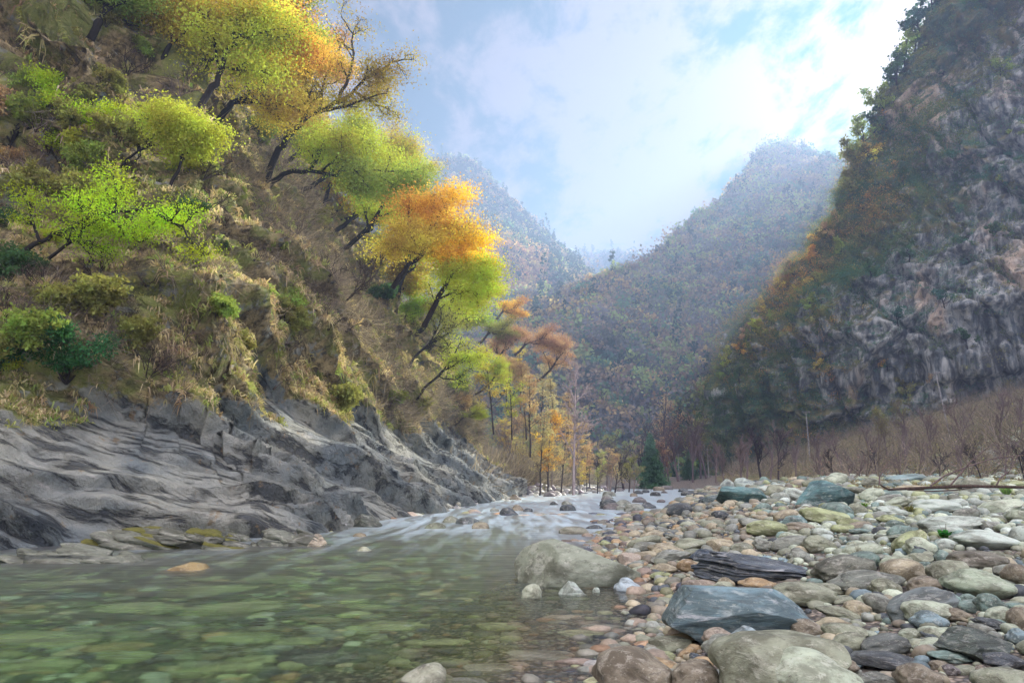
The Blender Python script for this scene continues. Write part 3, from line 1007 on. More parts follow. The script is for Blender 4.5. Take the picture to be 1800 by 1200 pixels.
# ---- hero trees on the left slope: their main limbs follow the photograph, set at the slope's own distance
def hero(base_px, limbs, leafcol, label, seed, r0=0.2, kids=7, per=8, leaf=0.16, spread=0.30, keep=1.0, toward=0.0, cfg=BROAD, bark=(0.03, 0.026, 0.024), lenk=1.0, Yfix=None, crowns=None, up=None):
    hit, nrm = on_hill(*base_px)
    Y0 = Yfix or (hit.y if hit else 40)
    o3 = at(*base_px, Y0)
    T = Tree(seed); rg = T.rng
    root = bpy.data.objects.new('tree', None); COL.objects.link(root); root.location = o3
    c2 = dict(cfg, rmin=0.016)
    for li, (path, ra, dep) in enumerate(limbs):
        P3 = []
        for k, (a, b) in enumerate(path):
            P3.append(np.array(at(a, b, Y0 - toward * k + dep * k)))
        P3 = np.array(P3)
        # resample smoothly
        tt = np.linspace(0, len(P3) - 1, (len(P3) - 1) * 3 + 1)
        Q3 = np.stack([np.interp(tt, np.arange(len(P3)), P3[:, j]) for j in range(3)], 1)
        Q3[1:-1] += rg.normal(0, 0.06 * Y0 / 40, Q3[1:-1].shape)
        if li == 0: Q3[0] += np.array([-0.25, 0.1, -0.5])
        rad = np.linspace(ra, ra * 0.25, len(Q3)) * r0 * 0.72
        T.tube(Q3, rad, 8)
        L = np.linalg.norm(np.diff(Q3, axis=0), axis=1).sum()
        T.spawn(Q3, rad, 0 if ra > 0.8 else 1, L * (0.75 if ra > 0.8 else 1.0) * lenk, c2, n=kids if ra > 0.8 else max(4, kids))
    o = np.array(o3)
    wd = link('trunk', T.wood('hero_wood', o), M_BARK, root); wd.color = (*bark, 1)
    if leafcol is not None:
        if crowns is None:
            lf = T.leaves('hero_leaves', per * 3, leaf * 0.5, spread * 2.0, o, keep * 0.42)
            cr = link('crown', lf, M_LEAF, root); cr.color = (*leafcol, 1)
        else:
            # crown in two tones: the split is by height
            zmid = np.median(np.array([a for a, b in T.tips])[:, 2])
            for cc, sel in ((leafcol, lambda q: q[:, 2] > zmid), (crowns, lambda q: q[:, 2] <= zmid)):
                lf = T.leaves('hero_leaves', per * 3, leaf * 0.5, spread * 2.0, o, keep * 0.36, sel=sel)
                cr = link('crown', lf, M_LEAF, root); cr.color = (*cc, 1)
                cr['label'] = f'{CNAME[cc]} part of the crown'
    tag(root, label, 'tree', 'trees growing out of the left slope')
    return root


hero((470, 318), [([(470, 318), (488, 262), (512, 235), (545, 205), (590, 182), (622, 160), (640, 140), (668, 118)], 1.3, 0), ([(595, 180), (612, 135), (622, 95), (618, 60), (600, 30)], .7, 0.2),
                  ([(560, 195), (610, 188), (650, 172), (680, 165)], .6, -.3), ([(640, 140), (690, 110), (725, 105)], .5, .2), ([(520, 232), (500, 200), (470, 190)], .5, -.3),
                  ([(622, 160), (660, 185), (700, 200)], .5, 0.3)],
     (0.34, 0.27, 0.03), 'large leaning tree with dark forked trunk and thin olive yellow crown against the sky', 501, 0.26, 6, 5, 0.16, 0.28, 0.8, lenk=0.65)
hero((382, 210), [([(382, 210), (410, 182), (440, 168), (470, 145), (485, 118), (500, 92), (515, 60)], 1.2, 0), ([(420, 180), (455, 182), (490, 180), (520, 190)], .7, -.3), ([(480, 120), (530, 115), (570, 112)], .6, .1),
                  ([(440, 168), (430, 120), (440, 80)], .6, .3)],
     ORA, 'leaning tree with a broad orange crown high on the left slope', 502, 0.24, 7, 8, 0.17, 0.34, 1, lenk=0.8, crowns=YEL)
hero((350, 192), [([(350, 192), (372, 155), (388, 130), (396, 95), (412, 62), (418, 25), (405, -10)], 1.1, 0), ([(395, 95), (375, 50), (360, 10)], .6, .2), ([(412, 70), (450, 40), (480, 10)], .6, .1)],
     YEL, 'upright dark tree with yellow green crown beside the broad orange crown', 503, 0.22, 7, 8, 0.17, 0.34, 1, lenk=0.9, crowns=LIME)
hero((290, 98), [([(290, 98), (302, 75), (300, 45), (292, 15), (300, -20)], 1.0, 0), ([(302, 75), (325, 60), (345, 30)], .6, 0)],
     (0.45, 0.36, 0.05), 'small tree with a round pale yellow crown near the top edge', 504, 0.17, 7, 7, 0.15, 0.3, 1, lenk=0.7)
hero((168, 50), [([(168, 50), (182, 20), (200, -10), (205, -60)], 1.2, 0), ([(185, 20), (230, -5), (270, -15)], .6, 0)],
     GRN, 'thick black trunk leaning right at the top of the slope', 505, 0.22, 6, 7, 0.16, 0.3, 0.8)
hero((470, 326), [([(470, 326), (500, 308), (545, 300), (590, 306), (612, 295), (640, 300), (680, 318)], 1.1, 0), ([(600, 300), (620, 270), (650, 250)], .6, 0.2), ([(545, 300), (560, 270), (600, 262)], .6, .2), ([(640, 300), (700, 300), (740, 320)], .5, .3)],
     LIME, 'tree reaching out sideways on a long arched limb under a lime green crown', 506, 0.22, 7, 9, 0.17, 0.36, 1, lenk=0.8, crowns=GRN)
hero((590, 372), [([(590, 372), (620, 330), (650, 300), (690, 285), (730, 300)], 1.0, 0), ([(650, 300), (670, 260), (700, 240)], .6, 0), ([(620, 330), (660, 340), (700, 350)], .6, -.2)],
     YEL, 'gold and lime tree leaning out over the slope below the big leaning tree', 507, 0.2, 7, 9, 0.17, 0.36, 1, lenk=0.85, crowns=LIME)
hero((697, 492), [([(697, 492), (715, 470), (738, 448), (750, 420), (760, 385), (780, 362)], 1.1, 0), ([(738, 448), (700, 430), (680, 440)], .5, -.1), ([(755, 400), (800, 395), (830, 410)], .6, .1), ([(745, 430), (720, 390), (715, 360)], .6, .1)],
     ORA, 'tree with dark curved trunk under a flaming orange and yellow crown', 508, 0.2, 7, 9, 0.17, 0.34, 1, lenk=0.85, crowns=YEL)
hero((752, 560), [([(752, 560), (772, 520), (795, 480), (812, 455), (845, 470), (862, 492)], 1.2, 0), ([(790, 490), (785, 450), (800, 420)], .6, 0), ([(812, 455), (830, 425), (850, 420)], .5, .1), ([(770, 525), (800, 512), (835, 515), (842, 540)], .5, -.1)],
     GOLD, 'black branching tree with golden crown at the outer edge of the slope', 509, 0.2, 7, 8, 0.16, 0.3, 1, lenk=0.6, crowns=LIME)
hero((713, 650), [([(713, 650), (735, 620), (760, 598), (775, 560), (782, 535)], 1.0, 0), ([(755, 600), (790, 585), (815, 560)], .6, .1)],
     OLV, 'thin leaning tree with sparse olive leaves below the golden tree', 510, 0.17, 6, 4, 0.14, 0.25, 0.6, lenk=0.9)
hero((738, 690), [([(738, 690), (770, 660), (800, 640), (840, 620)], 1.0, 0), ([(770, 660), (800, 622), (812, 590)], .6, 0)],
     LIME, 'pair of thin bare limbs leaning right with scattered lime leaves', 511, 0.15, 6, 4, 0.14, 0.25, 0.6, lenk=0.9)
hero((12, 470), [([(12, 470), (45, 440), (70, 425), (110, 405), (160, 382), (205, 372), (262, 368), (300, 385)], 1.0, 0), ([(70, 425), (55, 380), (40, 330)], .6, 0), ([(200, 372), (205, 330), (197, 300)], .5, 0),
                 ([(85, 455), (125, 425), (160, 395), (185, 380)], .6, .0), ([(262, 368), (320, 400), (360, 450)], .6, -.1), ([(160, 382), (180, 350), (210, 340)], .5, 0)],
     (0.36, 0.50, 0.01), 'low dark branch with drooping bright lime sprays in front of the slope', 512, 0.13, 6, 7, 0.075, 0.16, 0.7, lenk=0.5)
hero((210, 300), [([(210, 300), (195, 260), (170, 225), (130, 190), (95, 160)], 1.0, 0), ([(170, 225), (190, 190), (215, 200)], .6, 0), ([(195, 260), (140, 260), (95, 250)], .6, 0)],
     (0.38, 0.50, 0.01), 'slender sapling with two bright lime sprays leaning to the upper left', 513, 0.09, 6, 7, 0.10, 0.15, 0.8, lenk=0.45)
hero((300, 330), [([(300, 330), (320, 280), (330, 240), (310, 205)], 1.0, 0), ([(320, 280), (350, 240), (375, 235)], .6, 0), ([(320, 280), (290, 240), (270, 200)], .6, 0)],
     LIME, 'small tree with layered yellow green leaves in the middle of the slope', 514, 0.10, 7, 8, 0.12, 0.2, 1, lenk=0.6)
hero((5, 290), [([(5, 290), (20, 255), (38, 225), (40, 195)], 1.0, 0), ([(20, 255), (0, 220), (-20, 190)], .6, 0)],
     None, 'leafless dark branches at the left edge above the lime branch', 515, 0.10, 6, 1, 0.1, 0.1, 0.2, cfg=BARE, lenk=0.7)
hero((212, 285), [([(212, 285), (240, 270), (262, 255), (300, 240)], 1.0, 0), ([(220, 300), (245, 275), (250, 230), (252, 190)], .7, 0)],
     None, 'thin crossing leafless stems right of the slender lime sapling', 516, 0.08, 6, 1, 0.1, 0.1, 0.2, cfg=BARE, lenk=0.6)
hero((590, 565), [([(590, 565), (608, 530), (640, 500), (668, 470)], 1.0, 0), ([(600, 545), (590, 500), (600, 470)], .6, 0)],
     None, 'leafless tree leaning right over the pale rock face mid slope', 517, 0.11, 7, 1, 0.1, 0.1, 0.2, cfg=BARE, lenk=0.8, bark=(0.10, 0.08, 0.06))
hero((720, 575), [([(690, 590), (712, 560), (722, 530), (720, 500)], 1.0, 0)],
     (0.34, 0.52, 0.01), 'vivid lime spray of leaves in front of the golden tree', 518, 0.08, 7, 9, 0.12, 0.22, 1, lenk=0.6)

# the tall bare tree by the river bend
T = Tree(601)
T.grow((0, 0, -0.4), (0.02, 0, 1), 15.2, 0.17, 0, dict(SLIM, kids=[30, 7, 5], len=[0.24, 0.5, 0.5], up=[0.0, 0.10, 0.06, 0.02], wig=[0.012, 0.1, 0.15, 0.2], rr=0.42, ang=[0.8, 0.7, 0.7], rmin=0.045, bald=0, **{'from': [0.3, 0.15, 0.1]}))
b3 = at(1007, 842, 76)
b3.z = gz(b3.x, b3.y)
meT = T.wood('bare_wood'); meT.materials.append(M_BARK)
o = bpy.data.objects.new('tree', None); COL.objects.link(o); o.location = b3
wd = link('trunk', meT, None, o); wd.color = (0.50, 0.43, 0.41, 1)
tag(o, 'tall slender leafless grey tree standing alone by the river bend', 'tree')

# ---- the wood along the far left bank
GL = 'trees of the left bank wood'
LBW = [(862, 640, 78, 'lean', RUST, 5.6, 'on the slope beyond the golden tree'), (905, 620, 84, 'lean', RUST, 6.2, 'on the slope beyond the golden tree'), (940, 668, 90, 'lean', RUST, 6.4, 'on the slope beyond the golden tree'), (880, 690, 82, 'lean', TAN_, 5.6, 'below the rust red trees'),
       (842, 600, 74, 'lean', OLV, 5.4, 'on the slope beyond the golden tree'), (835, 690, 66, 'lean', LIME, 3.8, 'below the rust red trees'), (868, 760, 66, 'slim', YEL, 8.5, 'above the dark rock nose'), (900, 770, 70, 'slim', LIME, 8.0, 'above the dark rock nose'),
       (932, 800, 72, 'slim', TAN_, 8.8, 'on the leaf-strewn bank'), (948, 812, 74, 'slim', YEL, 9.5, 'on the leaf-strewn bank'), (962, 806, 78, 'slim', ORA, 10, 'on the leaf-strewn bank'), (925, 770, 80, 'slim', TAN_, 9, 'above the dark rock nose'), (985, 822, 84, 'slim', TAN_, 9.0, 'on the leaf-strewn bank'),
       (975, 790, 92, 'slim', YEL, 10.0, 'on the leaf-strewn bank'), (1000, 800, 100, 'slim', TAN_, 9.5, 'behind the lone bare tree'), (1030, 815, 100, 'slim', RUST, 7.5, 'behind the lone bare tree'), (890, 720, 88, 'slim', RUST, 8.5, 'below the rust red trees'), (950, 750, 98, 'slim', ORA, 9.5, 'below the rust red trees'),
       (915, 720, 92, 'slim', YEL, 9, 'below the rust red trees'), (1050, 842, 86, 'bare', None, 5.2, 'right of the lone bare tree'), (1080, 846, 90, 'bare', None, 5.6, 'right of the lone bare tree'), (1105, 846, 96, 'bare', OLV, 6, 'right of the lone bare tree'),
       (800, 745, 52, 'lean', LIME, 3.0, 'above the dark rock nose'), (780, 700, 54, 'lean', GRN, 3.0, 'above the dark rock nose'), (820, 560, 80, 'lean', YEL, 5.8, 'on the slope beyond the golden tree'), (870, 560, 95, 'lean', ORA, 6.5, 'on the slope beyond the golden tree')]
PALE = (0.46, 0.40, 0.22); CNAME[PALE] = 'straw yellow'; SAGE = (0.36, 0.40, 0.14); CNAME[SAGE] = 'sage green'
for k_ in range(22):
    px_ = 850 + k_ * 12.5 + RNG.uniform(-6, 6); Y_ = RNG.uniform(78, 118)
    LBW.append((px_, 812 + RNG.uniform(0, 25), Y_, 'slim' if k_ % 3 else 'bare', [PALE, SAGE, None, TAN_, YEL][k_ % 5], RNG.uniform(6.5, 10) * (1 if px_ < 1010 else 0.62), 'in the left bank wood' if px_ < 1000 else 'right of the lone bare tree'))
HTS = {'broad': 8.5, 'lean': 7.0, 'slim': 12.5, 'bare': 9.0}
for i, (px, py, Yd, kind, colr, ht, place) in enumerate(LBW):
    if kind == 'slim' and colr in (YEL, ORA) and i % 2: colr = PALE
    if py > 800:
        b3 = at(px, py, Yd); b3.z = gz(b3.x, b3.y)
    else:
        hit, _ = on_hill(px, py)
        b3 = hit if (hit and hit.y < Yd * 1.6) else at(px, py, Yd)
        b3 = at(px, py, Yd) if b3.y > Yd * 1.3 or b3.y < Yd * 0.6 else b3
    me2 = proto(kind, i % 3)
    r_ = place_tree('tree', me2, b3, ht / HTS[kind], RNG.uniform(-0.5, 0.5) if kind == 'lean' else RNG.uniform(0, 6.28), colr, bark=(0.07, 0.055, 0.05) if i < 26 else (0.30, 0.25, 0.22))
    if colr is None: dsc = 'leafless grey-brown tree'
    else: dsc = f'{CNAME[colr]} ' + {'slim': 'slender upright tree', 'lean': 'tree leaning out', 'bare': 'thinly leaved spreading tree'}[kind]
    pend(r_, dsc, place, 'tree', GL, b3)

# ---- trees thickening the skyline of the left slope
sky_spots = [(440, 60), (470, 110), (505, 130), (520, 60), (440, 10), (400, 60), (535, 160), (360, 100), (330, 30), (250, 40), (560, 260), (610, 300), (640, 345), (672, 372), (700, 400),
             (640, 420), (690, 450), (725, 500), (760, 530), (560, 330), (600, 380), (520, 290), (790, 560), (810, 590), (540, 220), (490, 60), (470, -20)]
for i, (px, py) in enumerate(sky_spots):
    hit, _ = on_hill(px, py)
    if hit is None or hit.y > 75:
        hit = None
        for dx in range(0, 260, 6):
            h2, _n = on_hill(px - dx, py + dx * 0.3)
            if h2 is not None and h2.y < 62:
                hit = h2; break
    if hit is None: continue
    colr = [YEL, ORA, LIME, YEL, GRN, LIME][i % 6]
    kind = 'lean' if i % 3 else 'broad'
    b3 = hit - Vector((0, 0, 0.2))
    r_ = place_tree('tree', proto(kind, i % 3), b3, 0.45 + 0.014 * b3.y * RNG.uniform(0.7, 1.1), RNG.uniform(-0.9, 0.6), colr, bark=(0.03, 0.026, 0.024))
    place = 'high on the left slope' if py < 200 else ('on the upper edge of the left slope' if py < 380 else 'on the outer edge of the left slope')
    pend(r_, f'{CNAME[colr]} ' + ('leaning tree' if kind == 'lean' else 'round-crowned tree'), place, 'tree', 'trees on the edge of the left slope', b3)

# ---- bushes on the left slope
bush_px = []
for gy in range(30, 860, 46):
    for gx in range(0, 900, 62):
        bush_px.append((gx + RNG.uniform(-28, 28), gy + RNG.uniform(-20, 20)))
nb = 0
for i, (px, py) in enumerate(bush_px):
    hit, nrm = on_hill(px, py)
    if hit is None or hit.y > 90: continue
    if hit.z < 3.6 + 0.03 * hit.y: continue
    rnd = RNG.random()
    if rnd < 0.25: continue
    bare = rnd < 0.62
    colr = None if bare else [OLV, GRN, TAN_, LIME, OLV, DGR][int(RNG.integers(0, 6))]
    s_ = RNG.uniform(0.35, 0.75) * (0.6 + hit.y / 45)
    b3 = hit - nrm * 0.05
    r_ = place_tree('shrub', proto('bush', int(RNG.integers(0, 4))), b3, s_, RNG.uniform(0, 6.28), colr, bark=((0.16, 0.13, 0.11) if RNG.random() < 0.6 else (0.06, 0.045, 0.035)), tilt=(0.25, 0.35))
    place = 'at the foot of the vegetated slope' if py > 600 else ('half way up the left slope' if py > 420 else ('on the upper left slope' if py > 200 else 'near the top of the left slope'))
    side = ', far left' if px < 250 else (', middle' if px < 500 else ', by the skyline')
    pend(r_, ('bare bush' if bare else f'{CNAME[colr]} bush'), place + side, 'bush', 'bushes on the left slope', b3)
    nb += 1
# the dark green fern-like bush low on the left
hit, nrm = on_hill(118, 665)
Tb, _l = make_tree('bush', 907)
fern = (Tb.wood('bush_wood'), Tb.leaves('bush_leaves', 22, 0.045, 0.15))
fern[0].materials.append(M_BARK); fern[1].materials.append(M_LEAF)
r_ = place_tree('shrub', fern, hit, 0.95 * hit.y / 16, 1.0, (0.06, 0.20, 0.07))
tag(r_, 'dense dark green feathery bush in the shade above the rock slabs', 'bush')

# ---- grass clumps and dry herbs all over the slope: nobody could count them
def grass_on(P_, N_, ok, n, size, rng, cols, name, blades=9, hang=0.6):
    """tufts of blades at grid points picked with weight ok"""
    w_ = ok.ravel() / ok.sum()
    idx = rng.choice(len(w_), n, p=w_)
    r0, c0 = np.unravel_index(idx, ok.shape)
    r0 = np.clip(r0, 0, ok.shape[0] - 2); c0 = np.clip(c0, 0, ok.shape[1] - 2)
    a, b = rng.random(n)[:, None], rng.random(n)[:, None]
    base = P_[r0, c0] * (1 - a) * (1 - b) + P_[r0 + 1, c0] * a * (1 - b) + P_[r0, c0 + 1] * (1 - a) * b + P_[r0 + 1, c0 + 1] * a * b
    nn_ = N_[r0, c0]
    dist_ = np.linalg.norm(base, axis=1)
    sz = size * (0.5 + rng.random(n)) * np.clip(dist_ / 18, 0.7, 2.3)
    B = np.repeat(base, blades, 0); NN = np.repeat(nn_, blades, 0); S = np.repeat(sz, blades)[:, None]
    k = len(B)
    d = NN * 0.8 + rng.normal(0, 0.55, (k, 3)) + np.array([0, 0, 0.25])
    d /= np.linalg.norm(d, axis=1, keepdims=True)
    B = B + rng.normal(0, 0.12, (k, 3)) * S - NN * 0.03
    mid = B + d * S * 0.55
    tip = mid + d * S * 0.3 + np.array([0, 0, -hang]) * S * (0.4 + rng.random((k, 1)))
    wv = np.cross(d, rng.normal(0, 1, (k, 3))); wv /= np.linalg.norm(wv, axis=1, keepdims=True)
    wv = wv * S * 0.055
    V = np.stack([B - wv, B + wv, mid + wv * 0.8, mid - wv * 0.8, tip, tip], 1)
    V = np.stack([B - wv, B + wv, mid + wv, mid - wv, tip], 1).reshape(-1, 3)
    i0 = np.arange(k) * 5
    Fq = np.stack([i0, i0 + 1, i0 + 2, i0 + 3], 1)
    Ft = np.stack([i0 + 3, i0 + 2, i0 + 4, i0 + 4], 1)
    # second quad is a degenerate-free triangle: rebuilt as a thin quad with its own tip pair
    V = V.reshape(k, 5, 3)
    V = np.concatenate([V, V[:, 4:5] + wv[:, None] * 0.25], 1).reshape(-1, 3)
    i0 = np.arange(k) * 6
    Fq = np.stack([i0, i0 + 1, i0 + 2, i0 + 3], 1)
    Ft = np.stack([i0 + 3, i0 + 2, i0 + 5, i0 + 4], 1)
    Fc = np.concatenate([Fq, Ft])
    cols = np.array(cols)
    nz = vnoise(base * 0.6, 401) + 0.5 * vnoise(base * 1.7, 402) + rng.normal(0, 0.35, n)
    ci = np.clip(((nz + 1.4) / 2.8 * len(cols)).astype(int), 0, len(cols) - 1)
    cc = np.repeat(cols[ci], blades, 0)
    tt = np.clip(np.repeat(0.45 + 0.3 * vnoise(base * 2.0, 403), blades) + rng.normal(0, 0.15, k), 0, 1)
    cc = np.concatenate([cc, cc]); tt = np.concatenate([tt, tt])
    me = mesh_np(name, V, Fc, smooth=False, attrs={'tint': ('FACE', 'FLOAT', tt), 'col': ('FACE', 'FLOAT_COLOR', np.concatenate([cc, np.ones((len(cc), 1))], 1))})
    return link(name, me, M_LEAFA)


vis = sstep(0.30, 0.62, HILL_V) * (HILL_P[:, :, 1] > 4) * (HILL_P[:, :, 1] < 95)
area = np.ones_like(vis)
patch = 0.5 + 0.5 * fbm(HILL_P.reshape(-1, 3) * 0.35, 3, seed=405).reshape(vis.shape) * 2.0
okw = vis * np.clip(patch, 0.12, 1) * np.clip(HILL_N[:, :, 2] + 0.25, 0.05, 1)
tag(grass_on(HILL_P, HILL_N, okw, 88000, 0.22, RNG, [(0.18, 0.24, 0.07), (0.32, 0.36, 0.11), (0.48, 0.42, 0.22), (0.64, 0.54, 0.34), (0.40, 0.43, 0.15), (0.54, 0.42, 0.25), (0.33, 0.44, 0.11)], 'grass'), kind='stuff',
    label='dry and green grass clumps hanging all over the left slope')
# twiggy dead undergrowth: fine grey stems
def twigs_on(P_, N_, ok, n, size, rng, name):
    w_ = ok.ravel() / ok.sum()
    idx = rng.choice(len(w_), n, p=w_)
    r0, c0 = np.unravel_index(idx, ok.shape)
    base = P_[r0, c0]
    cl = np.repeat(base, 10, 0); NN = np.repeat(N_[r0, c0], 10, 0)
    k = len(cl)
    sz = (np.repeat(size * (0.5 + rng.random(n)) * np.clip(np.linalg.norm(base, axis=1) / 20, 0.7, 3), 10))[:, None]
    d = NN * 0.6 + rng.normal(0, 0.6, (k, 3)); d /= np.linalg.norm(d, axis=1, keepdims=True)
    d2 = d + rng.normal(0, 0.5, (k, 3)); d2 /= np.linalg.norm(d2, axis=1, keepdims=True)
    wv = np.cross(d, rng.normal(0, 1, (k, 3))); wv /= np.linalg.norm(wv, axis=1, keepdims=True); wv *= sz * 0.012
    a = cl; b = cl + d * sz * 0.6; c = b + d2 * sz * 0.6
    V = np.stack([a - wv, a + wv, b + wv * .7, b - wv * .7, c + wv * .3, c - wv * .3], 1).reshape(-1, 3)
    i0 = np.arange(k) * 6
    Fc = np.concatenate([np.stack([i0, i0 + 1, i0 + 2, i0 + 3], 1), np.stack([i0 + 3, i0 + 2, i0 + 4, i0 + 5], 1)])
    g = 0.10 + 0.30 * rng.random(k)
    cc = np.stack([g, g * 0.86, g * 0.74], 1); cc = np.concatenate([cc, cc])
    me = mesh_np(name, V, Fc, smooth=False, attrs={'tint': ('FACE', 'FLOAT', np.full(len(Fc), .45)), 'col': ('FACE', 'FLOAT_COLOR', np.concatenate([cc, np.ones((len(cc), 1))], 1))})
    return link(name, me, M_LEAFA)


patch2 = np.clip(fbm(HILL_P.reshape(-1, 3) * 0.16 + 50, 3, seed=409).reshape(vis.shape) * 2.5 + 0.25, 0.02, 1)
tag(twigs_on(HILL_P, HILL_N, vis * patch2, 24000, 0.45, RNG, 'undergrowth'), kind='stuff', label='tangled grey leafless undergrowth on the left slope')

# ------------------------------------------------------------------ far woods
def forest_on(PM, NM, n, size, cols, name, label, rng, leaves=95, leaf=0.30, conifer=0.15, rows=(0.0, 1.0), wexp=1.0, tall=1.0):
    nr, nc = PM.shape[:2]
    w_ = np.zeros((nr, nc)); a, b = int(rows[0] * nr), int(rows[1] * nr)
    du = np.linalg.norm(np.gradient(PM, axis=1), axis=2) * np.linalg.norm(np.gradient(PM, axis=0), axis=2)
    w_[a:b] = du[a:b]
    w_ = (w_ / w_.sum()).ravel()
    idx = rng.choice(nr * nc, n, p=w_)
    r0, c0 = np.unravel_index(idx, (nr, nc))
    r0 = np.clip(r0, 0, nr - 2); c0 = np.clip(c0, 0, nc - 2)
    u, v = rng.random(n)[:, None], rng.random(n)[:, None]
    base = PM[r0, c0] * (1 - u) * (1 - v) + PM[r0 + 1, c0] * u * (1 - v) + PM[r0, c0 + 1] * (1 - u) * v + PM[r0 + 1, c0 + 1] * u * v
    sz = size * np.exp(rng.normal(0, 0.42, n))
    con = rng.random(n) < conifer
    k = leaves
    th = rng.random((n, k)) * 2 * math.pi
    cz = rng.random((n, k)) * 1.5 - 0.5
    rxy = np.sqrt(np.clip(1 - cz ** 2, 0, 1))
    lum = 1 + 0.30 * np.sin(th * 3 + rng.random((n, 1)) * 6) * np.cos(cz * 4 + rng.random((n, 1)) * 6)
    rad = lum * (0.75 + 0.35 * rng.random((n, k)))
    Xo = rxy * np.cos(th) * rad; Yo = rxy * np.sin(th) * rad; Zo = cz * 0.8 * rad + 0.8
    hh = rng.random((n, k))
    cr = (1 - hh) * 0.55 * (0.5 + 0.6 * rng.random((n, k)))
    Xo = np.where(con[:, None], np.cos(th) * cr, Xo); Yo = np.where(con[:, None], np.sin(th) * cr, Yo); Zo = np.where(con[:, None], hh * 2.8, Zo)
    Pp = base[:, None, :] + np.stack([Xo, Yo, Zo * tall], -1) * sz[:, None, None] * 0.5
    cols = np.array(cols)
    nz = vnoise(base / 38, 501) * 1.0 + rng.normal(0, 0.5, n)
    ci = np.clip(((nz + 1.3) / 2.6 * len(cols)).astype(int), 0, len(cols) - 1)
    cc = cols[ci]
    cc = np.where(con[:, None], np.array([[0.025, 0.06, 0.035]]), cc)
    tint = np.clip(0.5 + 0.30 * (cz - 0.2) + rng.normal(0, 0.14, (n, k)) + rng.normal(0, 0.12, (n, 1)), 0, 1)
    S = np.repeat(sz, k) * leaf
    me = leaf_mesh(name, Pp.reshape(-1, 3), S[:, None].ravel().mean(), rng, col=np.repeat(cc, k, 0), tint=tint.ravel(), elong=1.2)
    o = link(name, me, M_LEAFA)
    tag(o, label, kind='stuff')
    return base, sz


AUT = [(0.05, 0.15, 0.12), (0.08, 0.20, 0.12), (0.16, 0.17, 0.16), (0.27, 0.34, 0.12), (0.28, 0.21, 0.16), (0.16, 0.16, 0.19), (0.42, 0.30, 0.14), (0.10, 0.21, 0.12)]
AUT2 = [(0.18, 0.22, 0.10), (0.40, 0.28, 0.12), (0.55, 0.30, 0.13), (0.36, 0.22, 0.12), (0.5, 0.38, 0.15), (0.10, 0.16, 0.08)]
fr = np.random.default_rng(77)
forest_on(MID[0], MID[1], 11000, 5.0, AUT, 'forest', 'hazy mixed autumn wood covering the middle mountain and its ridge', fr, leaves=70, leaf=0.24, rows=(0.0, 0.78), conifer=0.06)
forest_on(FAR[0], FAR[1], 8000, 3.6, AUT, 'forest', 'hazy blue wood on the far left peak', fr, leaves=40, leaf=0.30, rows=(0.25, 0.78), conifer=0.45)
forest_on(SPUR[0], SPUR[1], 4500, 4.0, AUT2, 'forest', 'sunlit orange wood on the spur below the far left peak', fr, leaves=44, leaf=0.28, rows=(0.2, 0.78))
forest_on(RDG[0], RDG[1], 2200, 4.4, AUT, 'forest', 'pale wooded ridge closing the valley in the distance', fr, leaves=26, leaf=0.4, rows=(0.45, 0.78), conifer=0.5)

CROWNS = [crown_meshes(700 + i) for i in range(5)]
CONS = [conifer_meshes(720 + i) for i in range(2)]
mid_me = mesh_np('tmp_mid', MID[0].reshape(-1, 3), grid_faces(*MID[0].shape[:2]))
mid_bvh = bvh_of(mid_me)
YGR = (0.30, 0.34, 0.08); CNAME[YGR] = 'yellow-green'
for px, py, sc, colr in ((1150, 668, 1.3, YGR), (1180, 700, 1.7, YGR), (1200, 692, 1.4, OLV), (1145, 600, 1.2, YGR), (1165, 612, 1.0, GRN), (990, 572, 1.2, YGR), (1012, 570, 1.3, YGR), (1090, 552, 1.1, GRN), (1075, 560, .9, YGR),
                         (1158, 588, 1.1, OLV), (1182, 605, 1.1, YGR), (1220, 640, 1.2, GRN), (1130, 640, 1.3, GRN), (1165, 725, 1.2, YGR), (1215, 712, 1.3, DGR), (1120, 700, 1.1, DGR), (1240, 600, 1.1, YGR), (1085, 500, 1.2, TEAL),
                         (1040, 545, 1.1, ORA), (1058, 548, .9, ORA), (1260, 560, 1.2, TAN_), (1110, 590, 1.0, TAN_), (1190, 640, 1.2, TAN_), (1230, 745, 1.3, DGR), (1180, 745, 1.1, GRN), (1300, 480, 1.3, YGR), (1330, 500, 1.2, YGR)):
    hit = mid_bvh.ray_cast(Vector((0, 0, H)), ray(px, py + 12).normalized())[0]
    if hit is None: continue
    r_ = place_tree('tree', CROWNS[int(fr.integers(0, 5))], hit, sc * 1.05, fr.uniform(0, 6.28), colr)
    place = ('low on the wooded mountain' if py > 690 else 'half way up the wooded mountain' if py > 590 else 'high on the wooded mountain') + ''
    pend(r_, f'{CNAME[colr]} round-crowned tree', place, 'tree', 'crowns that stand out of the mountain wood', hit)
bpy.data.meshes.remove(mid_me)

